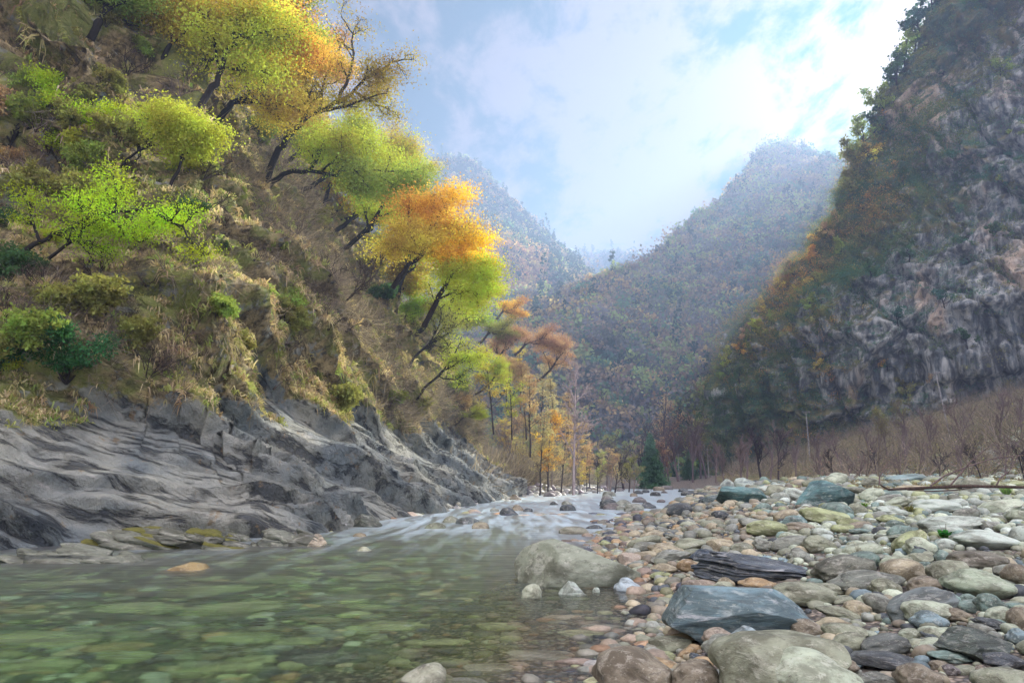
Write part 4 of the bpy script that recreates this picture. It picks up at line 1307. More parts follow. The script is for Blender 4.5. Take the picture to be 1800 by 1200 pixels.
# ------------------------------------------------------------------ cliff scrub and trees
def scrub_on(P_, w_, n, size, cols, name, label, rng, k=40, leaf=0.3, outward=None, flat=0.6):
    w_ = (w_ / w_.sum()).ravel()
    idx = rng.choice(len(w_), n, p=w_)
    base = P_.reshape(-1, 3)[idx]
    sz = size * np.exp(rng.normal(0, 0.4, n))
    o3 = rng.normal(0, 0.5, (n, k, 3)) * [1, 1, flat]
    Pp = base[:, None] + o3 * sz[:, None, None] * 0.55 + np.array([0, 0, 0.25]) * sz[:, None, None]
    if outward is not None: Pp = Pp + outward.reshape(-1, 3)[idx][:, None] * sz[:, None, None] * 0.25
    cols = np.array(cols)
    nz = vnoise(base / (12 * size / 2), 511) + rng.normal(0, 0.45, n)
    ci = np.clip(((nz + 1.3) / 2.6 * len(cols)).astype(int), 0, len(cols) - 1)
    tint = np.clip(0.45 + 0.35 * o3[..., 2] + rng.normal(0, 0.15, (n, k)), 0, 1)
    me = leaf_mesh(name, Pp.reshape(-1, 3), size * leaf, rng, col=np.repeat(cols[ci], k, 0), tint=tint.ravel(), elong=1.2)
    return tag(link(name, me, M_LEAFA), label, kind='stuff')


dA = np.linalg.norm(np.gradient(PC, axis=1), axis=2) * np.linalg.norm(np.gradient(PC, axis=0), axis=2)
U2 = np.repeat(uc[None], NZc, 0)
wS = dA * (vegc ** 1.6 + 0.05) * (U2 > -60)
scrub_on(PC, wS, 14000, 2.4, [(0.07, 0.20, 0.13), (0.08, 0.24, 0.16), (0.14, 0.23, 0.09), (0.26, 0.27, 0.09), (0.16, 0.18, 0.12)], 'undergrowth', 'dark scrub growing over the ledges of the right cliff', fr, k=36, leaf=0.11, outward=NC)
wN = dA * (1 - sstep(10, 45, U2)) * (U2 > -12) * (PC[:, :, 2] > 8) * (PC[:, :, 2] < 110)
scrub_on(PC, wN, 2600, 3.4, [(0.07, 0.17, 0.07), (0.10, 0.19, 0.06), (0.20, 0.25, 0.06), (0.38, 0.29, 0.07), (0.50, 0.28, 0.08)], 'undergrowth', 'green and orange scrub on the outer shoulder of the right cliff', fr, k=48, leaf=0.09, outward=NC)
CLT = []
for px, py, sc, colr in [(1640, 12, 1.6, TEAL), (1618, 45, 1.7, TEAL), (1600, 80, 1.6, DGR), (1590, 112, 1.6, GRN), (1578, 140, 1.5, DGR), (1568, 172, 1.6, TEAL), (1555, 200, 1.5, GRN), (1545, 228, 1.5, DGR), (1525, 258, 1.7, GRN), (1508, 285, 1.6, OLV),
                         (1520, 300, 1.3, YEL), (1500, 335, 1.5, OLV), (1515, 350, 1.4, DGR), (1478, 395, 1.3, TAN_), (1462, 410, 1.2, TAN_), (1490, 410, 1.2, ORA), (1440, 430, 1.2, ORA), (1425, 455, 1.2, ORA), (1400, 475, 1.2, OLV), (1405, 505, 1.1, YEL),
                         (1372, 505, 1.1, YEL), (1385, 530, 1.2, GRN), (1345, 540, 1.1, YEL), (1355, 565, 1.1, GRN), (1330, 575, 1.0, LIME), (1310, 590, 1.1, RUST), (1320, 600, 1.0, GRN), (1300, 615, 1.1, ORA), (1285, 635, 1.2, LIME), (1270, 660, 1.1, GRN),
                         (1262, 700, 1.0, DGR), (1300, 660, 1.1, DGR), (1335, 630, 1.2, GRN), (1365, 600, 1.2, OLV), (1395, 570, 1.2, DGR), (1420, 540, 1.2, GRN), (1440, 500, 1.2, OLV), (1460, 470, 1.2, DGR), (1480, 440, 1.2, GRN), (1420, 590, 1.2, DGR),
                         (1450, 560, 1.2, OLV), (1395, 620, 1.1, DGR), (1440, 640, 1.1, YEL), (1555, 425, 1.4, TEAL), (1600, 450, 1.3, DGR), (1640, 410, 1.4, TEAL), (1700, 440, 1.4, DGR), (1760, 420, 1.5, DGR), (1780, 330, 1.4, OLV), (1660, 530, 1.3, TEAL),
                         (1700, 600, 1.3, DGR), (1640, 585, 1.2, DGR), (1580, 560, 1.2, TEAL), (1770, 540, 1.3, DGR), (1660, 130, 1.4, DGR), (1690, 170, 1.5, TEAL), (1720, 210, 1.3, DGR), (1780, 60, 1.6, OLV), (1760, 120, 1.5, GRN), (1730, 30, 1.5, DGR),
                         (1620, 250, 1.3, TEAL), (1590, 330, 1.2, DGR), (1790, 240, 1.4, GRN), (1530, 480, 1.2, DGR), (1500, 510, 1.1, OLV), (1560, 640, 1.4, ORA), (1600, 690, 1.5, OLV), (1640, 670, 1.3, TAN_)]:
    hit, nrm = None, None
    for dx in range(0, 90, 6):
        hit, nrm = on_cliff(px + dx, py + 14 + dx * 0.3)
        if hit is not None and hit.y < 212: break
        hit = None
    if hit is None: continue
    b3 = hit - nrm * 0.3
    r_ = place_tree('tree', CROWNS[int(fr.integers(0, 5))], b3, sc * (1.5 if (py < 370 and px < 1670) else 1.0) * hit.y / 190, fr.uniform(0, 6.28), colr, tilt=(fr.uniform(-.2, .2), -0.35 if px < 1560 else -0.15))
    if py < 370 and px < 1700: place = 'on the skyline edge of the right cliff'
    elif px < 1480 and py < 480: place = 'on the sunlit shoulder of the right cliff'
    elif px < 1400: place = 'low on the cliff shoulder'
    elif px < 1520: place = 'on the cliff left of the pale rock streak'
    elif py > 620: place = 'at the foot of the right cliff'
    elif py > 380: place = 'on the cliff ledges at far right'
    else: place = 'high on the face of the right cliff'
    pend(r_, f'{CNAME[colr]} small tree', place, 'tree', 'trees clinging to the right cliff', b3)

# ------------------------------------------------------------------ valley floor: leafless trees, a conifer, brush, poles
BB = [proto('bare', i) for i in range(3)]
PUR = (0.24, 0.19, 0.18)
VT = []
for px, Yd, sc, kind, colr, bark in [(1335, 105, 1.15, 0, None, (0.06, 0.05, 0.055)), (1365, 110, 1.0, 1, None, (0.08, 0.065, 0.065)), (1300, 112, .9, 2, None, PUR), (1310, 120, 1.0, 0, None, PUR), (1350, 125, 1.1, 2, None, PUR), (1395, 118, .9, 0, None, PUR),
                                     (1462, 70, .62, 1, None, (0.05, 0.04, 0.045)), (1440, 80, .6, 2, None, PUR), (1490, 78, .55, 0, None, PUR), (1505, 68, .5, 1, None, PUR), (1540, 74, .6, 2, None, (0.06, 0.045, 0.05)), (1578, 66, .6, 0, None, PUR),
                                     (1610, 72, .7, 1, None, PUR), (1645, 60, .6, 2, None, (0.05, 0.04, 0.045)), (1685, 66, .8, 0, None, PUR), (1720, 56, .7, 1, None, (0.06, 0.045, 0.05)), (1760, 60, .8, 2, None, PUR), (1795, 52, .75, 0, None, (0.05, 0.04, 0.045)),
                                     (1590, 95, .9, 1, None, PUR), (1640, 98, 1.0, 0, None, PUR), (1700, 90, 1.0, 2, None, PUR), (1760, 88, 1.0, 1, None, PUR), (1800, 80, 1.0, 0, None, PUR), (1530, 105, .9, 0, None, PUR), (1480, 110, .9, 1, None, PUR), (1440, 120, .9, 2, None, PUR),
                                     (1215, 150, 1.0, 0, None, (0.17, 0.13, 0.13)), (1240, 155, 1.0, 1, None, (0.15, 0.12, 0.12)), (1190, 160, 1.1, 2, None, (0.17, 0.13, 0.13)), (1255, 140, .8, 2, None, PUR), (1270, 130, .8, 0, None, PUR), (1165, 170, 1.6, 0, TAN_, (0.12, 0.09, 0.09)),
                                     (1125, 140, 1.2, 1, None, (0.10, 0.08, 0.08)), (1095, 125, 1.1, 2, OLV, (0.08, 0.06, 0.06)), (1175, 150, .8, 1, RUST, (0.14, 0.1, 0.1)), (1205, 170, 1.2, 2, None, (0.15, 0.12, 0.12)), (1230, 175, 1.2, 0, OLV, (0.12, 0.1, 0.1)),
                                     (1065, 120, .9, 0, None, (0.15, 0.12, 0.11)), (1035, 105, .8, 2, YEL, (0.12, 0.1, 0.09)), (1560, 120, 1.0, 0, OLV, PUR), (1600, 125, .9, 1, OLV, PUR), (1020, 98, .7, 1, None, (0.18, 0.15, 0.13))]:
    b3 = at(px, 800, Yd); b3.z = gz(b3.x, b3.y) - 0.05
    r_ = place_tree('tree', BB[kind], b3, sc * Yd / 110, fr.uniform(0, 6.28), colr, bark=bark)
    look = 'leafless dark spreading tree' if colr is None and bark[0] < 0.09 else ('leafless purplish brush tree' if colr is None else f'thin {CNAME[colr]} tree')
    place = ('at the cliff foot' if px < 1420 and px > 1260 else 'on the slope above the right bank' if px > 1400 else 'between river head and cliff' if px > 1140 else 'on the far left bank')
    pend(r_, look, place, 'tree', 'leafless trees on the valley floor', b3)
b3 = at(1146, 845, 130); b3.z = gz(b3.x, b3.y)
r_ = place_tree('conifer', CONS[0], b3, 1.15, 0.3, (0.09, 0.20, 0.11))
tag(r_, 'broad green conifer standing at the head of the river', 'conifer')
b3 = at(1212, 845, 165); b3.z = gz(b3.x, b3.y)
r_ = place_tree('conifer', CONS[1], b3, 0.75, 0.3, (0.09, 0.18, 0.11))
tag(r_, 'small dark conifer behind the brush right of the broad one', 'conifer')

# brush on the apron and valley floor
gx_, gy_ = np.meshgrid(np.linspace(0, 1, 260), np.linspace(0, 1, 260))
YY = 34 + (225 - 34) * gy_ ** 1.3
XX = shoreR(YY) + 5 + gx_ * (125 - 0.15 * YY)
PB = np.stack([XX, YY, ground_z(XX, YY)], -1)
hb = (PB[:, :, 2] > 1.35) * 1.0
hb = hb * (sstep(1.4, 2.4, PB[:, :, 2]) + 0.05) / (YY ** 1.2)
scrub_on(PB, hb * (PB[:, :, 1] > 42), 7500, 2.1, [(0.24, 0.19, 0.21), (0.30, 0.235, 0.24), (0.20, 0.18, 0.13), (0.32, 0.29, 0.13), (0.17, 0.20, 0.09), (0.34, 0.25, 0.25)], 'undergrowth', 'purplish brown brush covering the slope below the right cliff', fr, k=50, leaf=0.06, flat=1.0)
NBr = np.zeros_like(PB); NBr[..., 2] = 1
tag(twigs_on(PB, NBr, hb, 5200, 0.95, fr, 'undergrowth'), label='leafless stems of the brush below the right cliff', kind='stuff')
okg = (PB[:, :, 2] > 0.9) * (PB[:, :, 2] < 2.6) * (YY < 75) * 1.0 / YY
tag(grass_on(PB, NBr, okg * np.clip(vnoise((PB * .25).reshape(-1, 3), 7).reshape(okg.shape) + .35, .03, 1), 6000, 0.15, fr, [(0.20, 0.22, 0.10), (0.34, 0.30, 0.18), (0.42, 0.36, 0.22), (0.28, 0.28, 0.14)], 'grass', hang=0.2), kind='stuff', label='dry yellow grass fringe behind the stones of the right bank')
# grass on the far left bank
gy3 = 52 + (120 - 52) * gy_
XL = shoreL(gy3) - 0.3 - gx_ * 24
PL = np.stack([XL, gy3, ground_z(XL, gy3)], -1)
tag(grass_on(PL, NBr, np.ones_like(XL), 5200, 0.18, fr, [(0.22, 0.24, 0.07), (0.40, 0.33, 0.13), (0.34, 0.24, 0.11), (0.24, 0.15, 0.07)], 'grass', hang=0.2), kind='stuff', label='grass and leaf litter of the left bank under the slender trees')


scrub_on(PL, np.ones_like(XL) * (gx_ > 0.08), 1500, 0.9, [(0.30, 0.28, 0.12), (0.26, 0.30, 0.09), (0.38, 0.27, 0.13), (0.20, 0.16, 0.12)], 'undergrowth', 'low bushes and leaf litter under the slender trees of the left bank', fr, k=40, leaf=0.09, flat=0.7)
tag(twigs_on(PL, NBr, np.ones_like(XL) * (gx_ > 0.05), 2600, 0.9, fr, 'undergrowth'), label='pale leafless stems under the slender trees of the left bank', kind='stuff')


def tube_obj(name, pts, rad, mat, parent=None, sides=8, col=None):
    T = Tree(1); T.tube(pts, rad, sides)
    o = link(name, T.wood(name), mat, parent)
    if col: o.color = (*col, 1)
    return o


tops = []
for px, base_py, top_py, Yd, label in ((1421, 775, 722, 150, 'slim concrete utility pole in the brush at the cliff foot'), (1663, 712, 652, 120, 'tilted pale utility pole on the slope above the brush'),
                                       (1246, 838, 788, 175, 'thin utility pole beside the small dark conifer'), (1194, 842, 797, 190, 'faint utility pole left of the small dark conifer')):
    b3 = at(px, base_py, Yd); t3 = at(px, top_py, Yd)
    hgt = t3.z - b3.z
    g = gz(b3.x, b3.y) - 0.3
    if g < b3.z:
        b3.z = g
    hgt = t3.z - b3.z
    root = bpy.data.objects.new('utility_pole', None); COL.objects.link(root); root.location = b3
    tilt = -0.10 if px == 1663 else 0.0
    root.rotation_euler = (0, tilt, 0)
    tube_obj('pole', [(0, 0, 0), (0, 0, hgt * .5), (0, 0, hgt)], [0.11, 0.09, 0.07], M_CONC, root)
    tube_obj('crossarm', [(-0.8, -0.12, hgt - 0.35), (0, -0.12, hgt - 0.35), (0.8, -0.12, hgt - 0.35)], [0.06, 0.06, 0.06], M_METAL, root, 4)
    for dx in (-0.7, 0.7, 0.0):
        tube_obj('insulator', [(dx, -0.12, hgt - 0.3), (dx, -0.12, hgt - 0.18), (dx, -0.12, hgt - 0.08)], [0.05, 0.07, 0.03], M_CONC, root, 6)
    tag(root, label, 'utility pole', 'utility poles along the valley')
    tops.append(Vector(t3))
a, b = tops[0], tops[1]
far_end = at(1860, 560, 100)
T = Tree(3)
for off in (-0.7, 0.7):
    for s0, s1 in ((a, b), (b, far_end)):
        pts = [s0.lerp(s1, u) + Vector((off, 0, -0.15 - 1.6 * 4 * u * (1 - u) * 0.6)) for u in np.linspace(0, 1, 13)]
        T.tube([tuple(p) for p in pts], [0.022] * 13, 3)
tag(link('power_line', T.wood('power_line'), M_METAL), 'thin power lines strung between the two poles in front of the cliff', 'power line')

# ------------------------------------------------------------------ stones
def ico(sub):
    bm = bmesh.new(); bmesh.ops.create_icosphere(bm, subdivisions=sub, radius=1.0)
    v = np.array([tuple(x.co) for x in bm.verts]); f = np.array([[x.index for x in q.verts] for q in bm.faces])
    bm.free()
    return v, f


ICO = {k: ico(k) for k in (1, 2, 3, 5, 6)}


def unit(v):
    lo, hi = v.min(0), v.max(0)
    return (v - (lo + hi) / 2) / (hi - lo)


def stone_shape(sub, seed, e=2.5, amp=0.16, facets=0, facet_d=(0.62, 0.85), strata=0.0, rough=0.012, planes=None):
    v, f = ICO[sub]
    rg = np.random.default_rng(seed)
    p = v / ((np.abs(v) ** e).sum(1, keepdims=True) ** (1 / e))
    p = p * (1 + amp * vnoise(p * 1.1 + seed * 3.7, seed)[:, None] + amp * 0.35 * vnoise(p * 2.6 + seed, seed + 5)[:, None])
    pl = list(planes or [])
    for k in range(facets):
        n = rg.normal(0, 1, 3); n /= np.linalg.norm(n)
        pl.append((*n, rg.uniform(*facet_d)))
    for nx, ny, nz, dd in pl:
        n = np.array([nx, ny, nz], float); n /= np.linalg.norm(n)
        s_ = p @ n - dd
        p = p - np.maximum(s_, 0)[:, None] * n * 0.96
    if strata:
        ax = np.array([0.35, 0.1, 1.0]); ax /= np.linalg.norm(ax)
        q = p @ ax * 7 + vnoise(p * 1.5, seed + 8) * 1.2
        lay = np.floor(q); frq = q - lay
        off = hash3(lay.astype(np.int64), lay.astype(np.int64) * 0 + 3, lay.astype(np.int64) * 0 + 9, seed)
        edge = np.minimum(frq, 1 - frq)
        p = p + (p - (p @ ax)[:, None] * ax) * (strata * (off - 0.5) - strata * 0.5 * np.exp(-edge * 14))[:, None]
    if rough:
        d_ = fbm(p * 4 + seed, 4, seed=seed + 3) * rough * 2
        p = p + v * d_[:, None]
    return unit(p), f


def stone_mesh(name, *a, mat=None, smooth=True, **k):
    v, f = stone_shape(*a, **k)
    me = mesh_np(name, v, f, smooth=smooth)
    me.materials.append(mat or M_STONE)
    return me


RND_ST = [stone_mesh('rounded_stone', 3 if i > 3 else 5, 40 + i, e=2.2 + 0.35 * (i % 3), amp=0.20, facets=i % 3, facet_d=(0.72, 0.92), rough=0.006) for i in range(12)]
ANG_ST = [stone_mesh('broken_stone', 3 if i > 1 else 5, 80 + i, e=2.6, amp=0.2, facets=9, facet_d=(0.5, 0.8), rough=0.02, mat=M_CRACK) for i in range(6)]


def ray_ground(px, py, ymax=200):
    r = ray(px, py)
    k = np.linspace(3.0, ymax, 4000) / r.y
    zz_ = H + r.z * k
    g = np.maximum(ground_z(r.x * k, r.y * k), -9)
    ix = np.argmax(zz_ <= g)
    if zz_[ix] > g[ix]: return None
    return r.x * k[ix], r.y * k[ix], g[ix]


STONES = []
STONE_K = 0.88


def put_stone(cx, top, bot, wpx, colr, me, label=None, roll=0.0, thick=0.75, base=None, name='stone', rz=0.0, onwater=False, cat='stone', group='stones of the river bed', sink=0.18):
    if onwater:
        x0, y0 = on_water(cx, bot); g = -0.12
    else:
        q = ray_ground(cx, bot)
        if q is None: return None
        x0, y0, g = q
    wd = wpx / F * y0
    th = wd * thick
    yc = y0 + th * 0.36
    c = at(cx, (top + bot) / 2, yc)
    wd = wpx / F * (yc * CP + (c.z - H) * SP) * 1.02
    zt = at(cx, top, yc - th * 0.10).z
    zb = min(gz(c.x, yc), g) if not onwater else max(gz(c.x, yc), min(zt - wd * 0.8, -0.04))
    hgt = max(zt - zb, 0.06) * (1 + sink)
    o = link(name, me)
    mc_ = sum(colr) / 3
    o.color = (*[q_ * STONE_K * k3_ for q_, k3_ in zip(colr, (0.95, 1.05, 0.93))], 1)
    o.location = (c.x, yc, zt - hgt / 2)
    cr_, sr_ = abs(math.cos(roll)), abs(math.sin(roll))
    if roll:
        o.scale = (wd * 1.0, th, hgt * 0.8)
    else:
        o.scale = (wd, th, hgt)
    o.rotation_euler = (0, roll, rz)
    STONES.append((c.x, yc, max(wd, th) / 2))
    tag(o, label, cat, group)
    return o


def big(seed, **k):
    return stone_mesh('boulder', 6, seed, **k)


GRY, OLG, PGR, BRN, TNB, PNK, BLU, TEA, WHT, DRK, ORB, YGS, PRP = ((0.32, 0.32, 0.29), (0.33, 0.33, 0.25), (0.52, 0.55, 0.44), (0.29, 0.235, 0.18), (0.47, 0.39, 0.28), (0.43, 0.34, 0.29), (0.25, 0.33, 0.38), (0.22, 0.30, 0.28),
                                                                   (0.56, 0.60, 0.56), (0.09, 0.10, 0.115), (0.45, 0.30, 0.17), (0.42, 0.44, 0.24), (0.21, 0.18, 0.19))
SN = {GRY: 'grey', OLG: 'olive grey', PGR: 'pale green-grey', BRN: 'brown', TNB: 'tan', PNK: 'pinkish', BLU: 'blue', TEA: 'teal', WHT: 'whitish', DRK: 'dark', ORB: 'orange-brown', YGS: 'pale yellow-green', PRP: 'purplish'}

# the boulders that carry the picture
put_stone(1014, 947, 1028, 216, (0.30, 0.31, 0.25), big(901, e=2.2, amp=0.10, rough=0.012, planes=[(0.60, 0.1, 0.80, 0.50), (-0.9, -0.4, 0.25, 0.78)]),
          'big grey lichened boulder with a sloping right shoulder standing in the shallows', onwater=True, thick=0.8, name='boulder', cat='boulder', group='boulders', sink=0.25)
put_stone(1293, 1032, 1132, 250, (0.22, 0.32, 0.38), stone_mesh('boulder', 6, 903, e=3.2, amp=0.12, rough=0.014, mat=M_CRACK, planes=[(0.28, -0.45, 0.85, 0.42), (-0.45, -0.75, 0.35, 0.55), (0.75, -0.3, 0.6, 0.55), (-0.9, 0.1, 0.3, 0.72), (-0.2, -0.9, -0.2, 0.6), (0.1, 0.2, 1, 0.55)]),
          'big angular blue slab boulder with a near-black front edge at the waterline', thick=0.85, name='boulder', cat='boulder', group='boulders', sink=0.15)
put_stone(1449, 843, 893, 116, (0.15, 0.29, 0.31), stone_mesh('boulder', 5, 905, e=3.0, amp=0.15, rough=0.02, mat=M_CRACK, facets=5, facet_d=(.6, .8), planes=[(-0.8, 0, 0.5, 0.65), (0.7, 0, 0.7, 0.55)]),
          'large angular teal boulder standing above the cobbles in mid bank', thick=0.7, name='boulder', cat='boulder', group='boulders')
put_stone(1299, 854, 888, 80, (0.13, 0.25, 0.26), stone_mesh('boulder', 5, 907, e=3.0, amp=0.15, rough=0.02, mat=M_CRACK, facets=6, facet_d=(.55, .8)),
          'dark teal rock at the river edge carrying two white slabs', thick=0.8, name='boulder', cat='boulder', group='boulders')
put_stone(1281, 841, 862, 28, (0.62, 0.68, 0.68), ANG_ST[1], 'small white slab standing on the dark teal rock, the left one', thick=0.6, name='boulder', cat='boulder', group='boulders')
put_stone(1314, 839, 860, 46, (0.62, 0.68, 0.66), ANG_ST[3], 'wide white slab leaning on the dark teal rock, the right one', thick=0.6, name='boulder', cat='boulder', group='boulders')
put_stone(1250, 870, 889, 34, (0.10, 0.14, 0.15), ANG_ST[4], 'dark wedge of rock at the left foot of the teal rock with white slabs', name='boulder', cat='boulder', group='boulders')
put_stone(1325, 972, 1026, 205, (0.13, 0.15, 0.19), stone_mesh('boulder', 6, 909, e=2.6, amp=0.16, rough=0.02, strata=0.16, mat=M_CRACK, planes=[(0.55, -0.2, 0.8, 0.38), (0.75, -0.2, 0.5, 0.6), (-0.9, -0.3, 0.2, 0.7)]),
          'long black and white streaked slab of rock behind the blue slab boulder', thick=0.55, name='boulder', cat='boulder', group='boulders')
put_stone(1243, 966, 991, 58, (0.06, 0.085, 0.13), ANG_ST[0], 'dark navy rock touching the upper left of the streaked slab', thick=0.8, name='boulder', cat='boulder', group='boulders')

